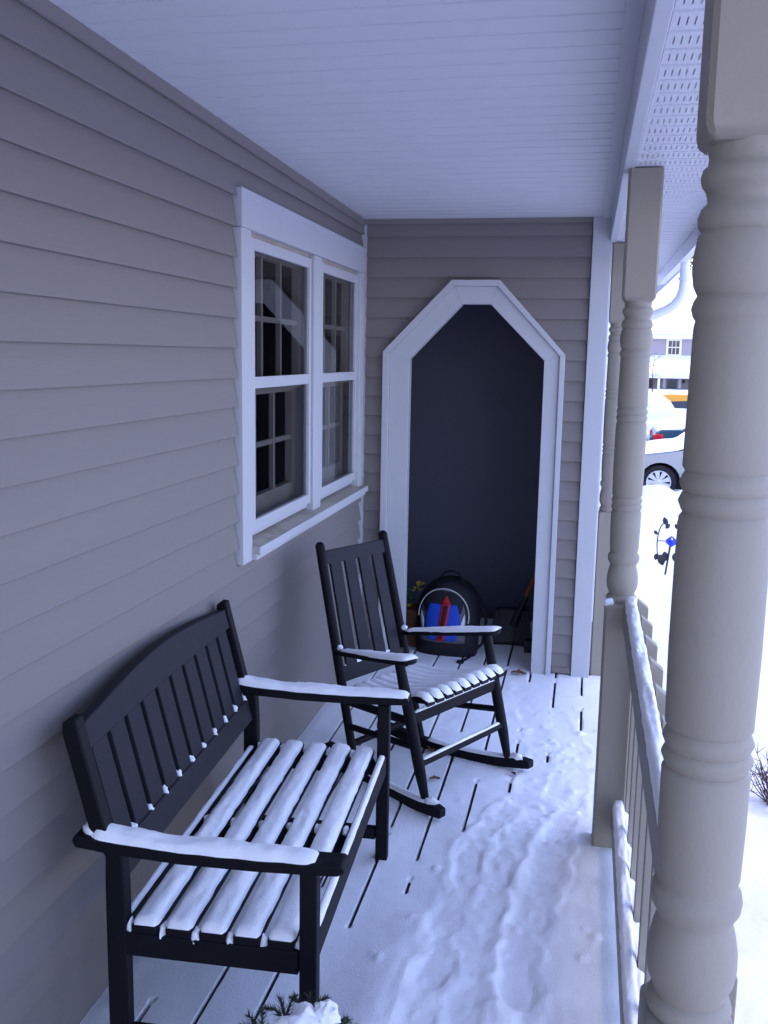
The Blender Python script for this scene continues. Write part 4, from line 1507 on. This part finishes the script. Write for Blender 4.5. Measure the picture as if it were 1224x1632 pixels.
def make_car(name, label, loc, rz, paint, style='sedan', snow=0.10):
    """local X = forward. Body side outline with wheel arches, cabin, glass, lamps, wheels, snow."""
    c = empty(name, loc, rz)
    tag(c, label, 'car', 'cars parked in the snowy lot')
    wb, fo, ro = 1.32, 0.86, 0.92          # half wheelbase, overhangs
    WRd = 0.325
    W2 = 0.88
    xf, xr = wb + fo, -wb - ro
    if style == 'suv':
        hood, deckz, roof = 0.98, 1.00, 1.56
    else:
        hood, deckz, roof = 0.86, 0.96, 1.43
    low = 0.24
    outl = [(xr + 0.10, low + 0.05)]
    outl += arc_pts(-wb, WRd, WRd + 0.055, math.pi * 1.02, 0.0 - 0.06, 12)
    outl += arc_pts(wb, WRd, WRd + 0.055, math.pi * 1.02, -0.06, 12)
    outl += [(xf - 0.12, low + 0.02), (xf - 0.03, low + 0.12), (xf, 0.50), (xf - 0.03, 0.64), (xf - 0.14, hood - 0.13), (xf - 0.55, hood - 0.03), (wb - 0.30, hood + 0.06), (wb - 0.42, hood + 0.085)]
    belt = hood + 0.085
    outl += [(0.0, belt + 0.015), (-wb + 0.15, belt + 0.03)]
    if style == 'suv':
        outl += [(xr + 0.12, belt + 0.03), (xr + 0.03, belt - 0.10), (xr, 0.55), (xr + 0.03, low + 0.14)]
    else:
        outl += [(-wb - 0.25, deckz + 0.02), (xr + 0.14, deckz), (xr + 0.03, deckz - 0.07), (xr - 0.01, 0.62), (xr + 0.02, low + 0.14)]
    mb = MB()
    K = len(outl)
    cxm = (xf + xr) / 2

    def layer(w_, sx_, dz_):
        for (px, pz) in outl:
            top = sm(0.6, 1.0, pz)
            mb.v.append((cxm + (px - cxm) * sx_, w_ * (1 - 0.05 * top - 0.03 * sm(0.45, 0.2, pz)), pz - dz_ * top))
    lay = [(-W2, 0.985, 0.03), (-W2 + 0.03, 0.992, 0.012), (-W2 + 0.12, 1.0, 0.0), (W2 - 0.12, 1.0, 0.0), (W2 - 0.03, 0.992, 0.012), (W2, 0.985, 0.03)]
    for w_, s_, d_ in lay:
        layer(w_, s_, d_)
    for i in range(len(lay) - 1):
        for k in range(K):
            k2 = (k + 1) % K
            mb.f.append((i * K + k, i * K + k2, (i + 1) * K + k2, (i + 1) * K + k))
    mb.f.append(tuple(range(K)))
    mb.f.append(tuple((len(lay) - 1) * K + k for k in range(K))[::-1])
    part(c, mb, 'body', paint, smooth=35)
    part(c, MB().box(xr + 0.2, -W2 + 0.10, 0.20, xf - 0.2, W2 - 0.10, 0.60), 'underbody', UNDER)
    # cabin
    if style == 'suv':
        cab = [(wb - 0.40, belt), (wb - 0.95, roof - 0.04), (wb - 1.25, roof), (-wb - 0.1, roof - 0.01), (xr + 0.35, roof - 0.06), (xr + 0.16, belt + 0.02)]
    else:
        cab = [(wb - 0.40, belt), (wb - 1.10, roof - 0.05), (wb - 1.45, roof), (-wb + 0.75, roof - 0.01), (-wb + 0.40, roof - 0.06), (-wb - 0.30, deckz + 0.01)]
    mb = MB()
    kk = len(cab)
    wts = lambda z: (W2 - 0.06) - 0.22 * sm(belt, roof, z)
    for s_ in (-1, 1):
        for (px, pz) in cab:
            mb.v.append((px, s_ * wts(pz), pz))
    mb.f = [tuple(range(kk)), tuple(range(kk, 2 * kk))[::-1]] + [(i, (i + 1) % kk, kk + (i + 1) % kk, kk + i) for i in range(kk)]
    part(c, mb, 'cabin', paint, bevel=0.04, seg=3, smooth=40)
    # side glass, two panes each side, and screens
    z_lo, z_hi = belt + 0.045, roof - 0.10

    def on_line(p, q, z):
        t = (z - p[1]) / (q[1] - p[1])
        return p[0] + (q[0] - p[0]) * t
    fl_ = lambda z: on_line(cab[0], cab[1], z) - 0.10
    rl_ = lambda z: on_line(cab[5], cab[4], z) + 0.12
    midx = (fl_(z_lo) + rl_(z_lo)) / 2
    for s_ in (-1, 1):
        for (a_, b_) in ((fl_, lambda z: midx + 0.045), (lambda z: midx - 0.045, rl_)):
            q_ = [(a_(z_lo), z_lo), (a_(z_hi), z_hi), (b_(z_hi), z_hi), (b_(z_lo), z_lo)]
            m_ = MB()
            m_.prism(q_, lambda a, b: (a, s_ * (wts(b) + 0.004), b), lambda a, b: (a, s_ * (wts(b) - 0.02), b))
            part(c, m_, 'side_window', CGL)
    for (p, q, nm, sg) in ((cab[0], cab[1], 'windscreen', 1), (cab[5], cab[4], 'rear_window', -1)):
        z0_, z1_ = belt + 0.05, roof - 0.11
        m_ = MB()
        v0 = [(on_line(p, q, z0_) + sg * 0.012, -wts(z0_) + 0.10, z0_), (on_line(p, q, z0_) + sg * 0.012, wts(z0_) - 0.10, z0_), (on_line(p, q, z1_) + sg * 0.012, wts(z1_) - 0.08, z1_), (on_line(p, q, z1_) + sg * 0.012, -wts(z1_) + 0.08, z1_)]
        m_.v = v0 + [(x_ - sg * 0.03, y_, z_) for x_, y_, z_ in v0]
        m_.f = [(0, 1, 2, 3), (7, 6, 5, 4), (0, 4, 5, 1), (1, 5, 6, 2), (2, 6, 7, 3), (3, 7, 4, 0)]
        part(c, m_, nm, CGL)
    for s_ in (-1, 1):
        part(c, MB().box(xf - 0.16, s_ * (W2 - 0.20) - 0.17, 0.60, xf - 0.02, s_ * (W2 - 0.20) + 0.17, 0.72), 'headlight', CLRL, bevel=0.03)
        part(c, MB().box(xr - 0.012, s_ * (W2 - 0.15) - 0.135, deckz - 0.27, xr + 0.20, s_ * (W2 - 0.15) + 0.148, deckz - 0.10), 'taillight', REDL, bevel=0.03)
        part(c, MB().box(wb - 0.85, s_ * (W2 + 0.09) - 0.07, belt + 0.0, wb - 0.66, s_ * (W2 + 0.09) + 0.05, belt + 0.12), 'wing_mirror', paint, bevel=0.03)
        for dx_ in (wb - 0.53, -0.13, -wb + 0.37):
            part(c, MB().box(dx_ - 0.004, s_ * W2 - 0.006, 0.34, dx_ + 0.004, s_ * W2 + 0.002, belt - 0.09), 'door_seam', UNDER)
    part(c, MB().box(xr + 0.0, -0.55, 0.30, xr + 0.25, 0.55, 0.42), 'rear_bumper', UNDER, bevel=0.03)
    # wheels
    for sx_ in (-1, 1):
        for s_ in (-1, 1):
            wl_ = empty('wheel', (sx_ * wb, s_ * (W2 - 0.11), WRd), parent=c)
            pr_ = [(-0.10, 0.20), (-0.105, 0.29), (-0.085, 0.318), (-0.05, WRd), (0.05, WRd), (0.085, 0.318), (0.105, 0.29), (0.10, 0.225)]
            t_ = MB().lathe(pr_, n=36, cap=False)
            t_.v = [(x_, z_ * s_, y_) for x_, y_, z_ in t_.v]
            part(wl_, t_, 'tyre', TYRE, smooth=50)
            rm_ = MB().lathe([(0.03, 0.0), (0.03, 0.17), (0.085, 0.205), (0.100, 0.222), (0.092, 0.228), (0.05, 0.226)], n=36, cap=False)
            rm_.v = [(x_, z_ * s_, y_) for x_, y_, z_ in rm_.v]
            part(wl_, rm_, 'rim', UNDER, smooth=40)
            spk = MB()
            spk.lathe([(0.060, 0.20), (0.093, 0.205), (0.100, 0.216), (0.101, 0.225), (0.090, 0.230)], n=36, cap=False)
            spk.lathe([(0.075, 0.060), (0.090, 0.055), (0.095, 0.030), (0.096, 0.001)], n=16, cap=False)
            for k in range(9):
                a_ = 2 * math.pi * k / 9
                ca, sa = math.cos(a_), math.sin(a_)
                q_ = [(0.04, -0.018), (0.212, -0.050), (0.212, 0.050), (0.04, 0.018)]
                spk.prism(q_, lambda a, b: (a * ca - b * sa, a * sa + b * ca, 0.088), lambda a, b: (a * ca - b * sa, a * sa + b * ca, 0.070))
            spk.v = [(x_, z_ * s_, y_) for x_, y_, z_ in spk.v]
            part(wl_, spk, 'hubcap', RIM, smooth=35)
    # snow load
    s = MB()

    def blanket(pth, wfn, h_, seed):
        n = len(pth)
        base = len(s.v)
        nv = 13
        for i, (px, pz) in enumerate(pth):
            e = min(i, n - 1 - i) / (n - 1) * 2
            ef = math.sqrt(max(0.0, 1 - (1 - min(1, e * 4)) ** 2))
            for j in range(nv):
                u = -1 + 2 * j / (nv - 1)
                hh = h_ * (0.06 + 0.94 * ef) * (1 - abs(u) ** 4) ** 0.6 * (1 + 0.35 * nz(px * 2 + seed, u * 1.5) + 0.12 * nz(px * 9, u * 6 + seed))
                s.v.append((px, u * wfn(px, pz), pz + hh - 0.008))
        for i in range(n - 1):
            for j in range(nv - 1):
                a_ = base + i * nv + j
                s.f.append((a_, a_ + nv, a_ + nv + 1, a_ + 1))

    def dens(pp_, k=8):
        out = []
        for (x0, z0), (x1, z1) in zip(pp_, pp_[1:]):
            out += [(x0 + (x1 - x0) * i / k, z0 + (z1 - z0) * i / k) for i in range(k)]
        return out + [pp_[-1]]
    if snow > 0:
        blanket(dens([(xf - 0.14, hood - 0.12), (xf - 0.55, hood - 0.02), (wb - 0.30, hood + 0.07), (wb - 0.40, belt + 0.02), (wb - 0.62, belt + 0.18)]), lambda a, b: W2 - 0.10, snow, 1)
        blanket(dens([(cab[1][0] + 0.12, cab[1][1] - 0.10), cab[1], cab[2], cab[3], cab[4]]), lambda a, b: wts(b) - 0.01, snow * 1.2, 2)
        if style != 'suv':
            blanket(dens([(-wb + 0.05, deckz + 0.24), (-wb - 0.25, deckz + 0.03), (xr + 0.14, deckz + 0.005), (xr + 0.06, deckz - 0.05)]), lambda a, b: W2 - 0.12, snow, 3)
        so = s.build('car_snow', SNOW, smooth=70)
        so.location = c.location
        so.rotation_euler = c.rotation_euler
        tag(so, 'snow blanket on ' + label.split(' parked')[0], 'snow', kind='stuff')
    return c


LOT = -0.95
SILV = mat('silver_car_paint', (0.24, 0.26, 0.30), 0.22, 0.5, 0.03, 5, metal=0.6)
TEAL = mat('teal_car_paint', (0.012, 0.055, 0.075), 0.25, 0.5)
BLK = mat('black_car_paint', (0.015, 0.015, 0.02), 0.25, 0.5)
YEL = mat('yellow_car_paint', (0.62, 0.27, 0.012), 0.3, 0.5)
make_car('parked_car', 'silver sedan parked side on behind the snow bank', (2.556 + 1.32, 18.6 + 0.77, LOT + 0.01), math.pi, SILV, snow=0.13)
make_car('parked_car', 'dark teal sedan parked behind the silver sedan, red tail light showing', (2.78 + 2.24, 23.5 + 0.9, LOT + 0.01), 0.0, TEAL, snow=0.16)
make_car('parked_car', 'black sedan parked left of the dark teal sedan', (2.72 - 2.18, 25.6 + 0.9, LOT + 0.01), 0.0, BLK, snow=0.16)
make_car('parked_car', 'yellow wagon parked farthest back, in front of the house across the lot', (3.46 + 0.35, 31.0 + 0.9, LOT + 0.01), math.pi, YEL, style='suv', snow=0.045)


def snow_pile(label, c, r_, seed):
    m_ = MB().blob((0, 0, 0), r_, seed, 0.35, 26, 2.2)
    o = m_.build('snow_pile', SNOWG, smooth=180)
    o.location = c
    tag(o, label, 'snow', kind='stuff')


snow_pile('tall ploughed snow pile beside the yellow wagon', (1.9, 29.2, LOT), (1.9, 1.1, 1.85), 3)
snow_pile('long low ploughed snow ridge behind the teal and black cars', (4.2, 28.2, LOT), (5.2, 1.0, 1.05), 7)

# ------------------------------------------------------------------ house across the lot
FS = mat('mauve_grey_siding', (0.36, 0.31, 0.33), 0.7, 0.2, 0.05, 2)
FW = mat('far_white_trim', (0.75, 0.75, 0.77), 0.6, 0.2)
fh = empty('row_house', (8.0, 85.0, -1.3))
tag(fh, 'two storey mauve grey house with snowy roof across the parking lot', 'house')
zb = -1.3
HZ = lambda z: z - zb


def fpart(mb, name, m, **k):
    return part(fh, mb, name, m, **k)


fwall = fpart(MB().box(-12, 0.0, -0.3, 12, 9.0, HZ(3.5)), 'wall', FS)
# lap siding shadow lines as real boards
bd = MB().prism([(0.0, 0.0), (-0.02, 0.0), (0.0, 0.2)], lambda a, b: (-12, a, b), lambda a, b: (12, a, b)).mesh('siding_plank', FS)
for k in range(22):
    link('siding_plank', bd, fwall, loc=(0, -0.001, 0.4 + 0.2 * k))
rfm = MB()
rfm.prism([(-0.9, HZ(3.5)), (4.5, HZ(8.75)), (9.9, HZ(3.5)), (9.9, HZ(3.72)), (4.5, HZ(8.97)), (-0.9, HZ(3.72))], lambda a, b: (-12.6, a, b), lambda a, b: (12.6, a, b))
fpart(rfm, 'roof', mat('far_shingles', (0.1, 0.1, 0.1), 0.9))
tag(fpart(MB().prism([(-0.93, HZ(3.73)), (4.5, HZ(8.98)), (9.9, HZ(3.73)), (9.9, HZ(3.95)), (4.5, HZ(9.25)), (-0.93, HZ(3.95))], lambda a, b: (-12.65, a, b), lambda a, b: (12.65, a, b)), 'roof_snow', SNOW), kind='stuff')
fpart(MB().box(-12.6, -0.98, HZ(3.38), 12.6, -0.905, HZ(3.70)), 'fascia', FW)
fpart(MB().box(-12.6, -0.90, HZ(3.40), 12.6, -0.001, HZ(3.45)), 'eave_soffit', FW)
PR = MB()
PR.prism([(-2.6, HZ(0.35)), (-0.002, HZ(1.75)), (-0.002, HZ(1.9)), (-2.6, HZ(0.5))], lambda a, b: (-11, a, b), lambda a, b: (11, a, b))
fpart(PR, 'porch_roof', FW)
tag(fpart(MB().prism([(-2.65, HZ(0.505)), (-0.025, HZ(1.905)), (-0.025, HZ(2.05)), (-2.6, HZ(0.72))], lambda a, b: (-11.02, a, b), lambda a, b: (11.02, a, b)), 'porch_roof_snow', SNOW), kind='stuff')
fpart(MB().box(-11, -2.60, HZ(0.18), 11, -2.45, HZ(0.348)), 'porch_beam', FW)
for px in (-8.5, -4.8, -1.1, 1.6, 5.2, 9.0):
    fpart(MB().box(px - 0.09, -2.58, -0.3, px + 0.09, -2.42, HZ(0.18)), 'porch_post', FW)
for px in (-7.6, -3.6, 0.12, 4.2, 8.0):
    wnf = fpart(MB().box(px - 0.62, -0.06, HZ(1.95), px + 0.62, -0.022, HZ(3.40)), 'window', FW)
    for (za_, zb2) in ((2.13, 2.66), (2.74, 3.24)):
        link('pane', MB().box(px - 0.44, -0.072, HZ(za_), px + 0.44, -0.061, HZ(zb2)).mesh('pane', CGL), wnf)
        for q_ in (-0.15, 0.15):
            link('muntin', MB().box(px + q_ - 0.02, -0.082, HZ(za_), px + q_ + 0.02, -0.073, HZ(zb2)).mesh('muntin', FW), wnf)
for px in (0.15,):
    dr = fpart(MB().box(px - 0.75, -0.06, -0.1, px + 0.75, -0.022, HZ(0.22)), 'door_frame', FW)
    link('storm_door', MB().box(px - 0.50, -0.075, 0.0, px + 0.50, -0.061, HZ(0.12)).mesh('storm_door', mat('grey_blue_door', (0.20, 0.22, 0.28), 0.4, 0.4, 0.3, 2)), dr)
    link('door_panel', MB().box(px - 0.36, -0.088, 0.15, px + 0.36, -0.076, HZ(-0.02)).mesh('door_panel', CGL), dr)
for px in (-6.0, 5.4):
    wnf = fpart(MB().box(px - 0.9, -0.06, HZ(-0.9), px + 0.9, -0.022, HZ(0.15)), 'window', FW)
    link('pane', MB().box(px - 0.78, -0.072, HZ(-0.78), px + 0.78, -0.061, HZ(0.05)).mesh('pane', CGL), wnf)
fpart(MB().box(1.0, -0.16, HZ(-0.25), 1.16, -0.022, HZ(0.02)), 'wall_lantern', IRON)
fpart(MB().box(-1.9, -0.045, HZ(-1.1), -1.35, -0.022, HZ(0.15)), 'shutter', mat('plum_shutter', (0.10, 0.07, 0.09), 0.6))

# wing of the own row that shows beyond the gutter: eave, fascia and a strip of lap siding
wing = empty('neighbouring_house', (1.5, 13.5, 0))
tag(wing, 'end of neighbouring house with pale eave seen past the gutter', 'house')
part(wing, MB().box(-9.0, 0.0, -1.2, 0.10, 8.0, 2.9), 'wall', FW)
for k in range(36):
    part(wing, MB().prism([(0.0, 0.0), (-0.018, 0.0), (0.0, 0.115)], lambda a, b: (-9.0, a - 0.001, b - 1.2 + 0.115 * k), lambda a, b: (0.105, a - 0.001, b - 1.2 + 0.115 * k)), 'siding_plank', FW)
part(wing, MB().prism([(0.75, 2.75), (-4.5, 5.6), (-9.6, 2.75), (-9.6, 2.95), (-4.5, 5.8), (0.75, 2.95)], lambda a, b: (a, -0.35, b), lambda a, b: (a, 8.2, b)), 'roof', mat('blue_grey_fascia', (0.34, 0.40, 0.47), 0.6, 0.2))
tag(part(wing, MB().prism([(0.76, 2.952), (-4.5, 5.802), (-9.6, 2.952), (-9.6, 3.10), (-4.5, 6.0), (0.70, 3.10)], lambda a, b: (a, -0.36, b), lambda a, b: (a, 8.2, b)), 'roof_snow', SNOW), kind='stuff')

# ------------------------------------------------------------------ trees
BARK = mat('bark', (0.10, 0.075, 0.06), 0.9, 0.1, 0.3, 6)
RUST = mat('rust_oak_leaves', (0.17, 0.075, 0.035), 0.8, 0.1, 0.5, 1.5)


def tree(name, label, loc, h_, crown, seed, leaves=True, nleaf=5200, thin=1.0):
    random.seed(seed)
    t = empty(name, loc)
    tag(t, label, 'tree')
    tr = MB()
    tr.tube([(0, 0, -0.4), (0.05, 0, h_ * 0.25), (-0.08, 0.05, h_ * 0.5), (0.05, 0, h_ * 0.85)], [h_ * thin * 0.028, h_ * thin * 0.022, h_ * thin * 0.015, h_ * thin * 0.004], 10)
    tips = []
    for k in range(26):
        z = h_ * random.uniform(0.28, 0.85)
        a_ = random.uniform(0, 2 * math.pi)
        L_ = crown * random.uniform(0.55, 1.0) * (1.1 - 0.5 * z / h_)
        p0_ = Vector((0, 0, z))
        p2_ = p0_ + Vector((L_ * math.cos(a_), L_ * math.sin(a_), L_ * random.uniform(0.3, 0.7)))
        p1_ = p0_.lerp(p2_, 0.5) + Vector((0, 0, -0.05 * L_))
        tr.tube([p0_, p1_, p2_], [h_ * thin * 0.007, h_ * thin * 0.004, h_ * 0.001], 6)
        tips += [p2_, p1_, p1_.lerp(p2_, 0.5)]
        for q_ in range(4):
            pb = p1_.lerp(p2_, random.uniform(0, 0.9))
            pe_ = pb + Vector((random.uniform(-1, 1), random.uniform(-1, 1), random.uniform(0.1, 1))) * L_ * 0.3
            tr.tube([pb, pe_], [h_ * 0.0025, h_ * 0.0008], 5)
            tips.append(pe_)
    part(t, tr, 'trunk', BARK, smooth=60)
    if leaves:
        lf = MB()
        for i in range(nleaf):
            p = random.choice(tips) + Vector((random.gauss(0, 1), random.gauss(0, 1), random.gauss(0, 0.8))) * crown * 0.14
            a_ = Vector((random.gauss(0, 1), random.gauss(0, 1), random.gauss(0, 1))).normalized()
            b_ = a_.orthogonal().normalized()
            s_ = random.uniform(0.10, 0.22)
            k = len(lf.v)
            lf.v += [tuple(p - a_ * s_), tuple(p + b_ * s_ * 0.55), tuple(p + a_ * s_), tuple(p - b_ * s_ * 0.55)]
            lf.f.append((k, k + 1, k + 2, k + 3))
        me = bpy.data.meshes.new('crown')
        me.from_pydata(lf.v, [], lf.f)
        me.materials.append(RUST)
        link('crown', me, t)
    return t


tree('oak_tree', 'rust brown leafy oak rising behind the house across the lot', (12.0, 106, -0.8), 15.0, 5.0, 4)
tree('bare_sapling', 'thin bare sapling in front of the house across the lot', (6.0, 76, -0.9), 3.4, 1.2, 9, leaves=False, thin=0.5)
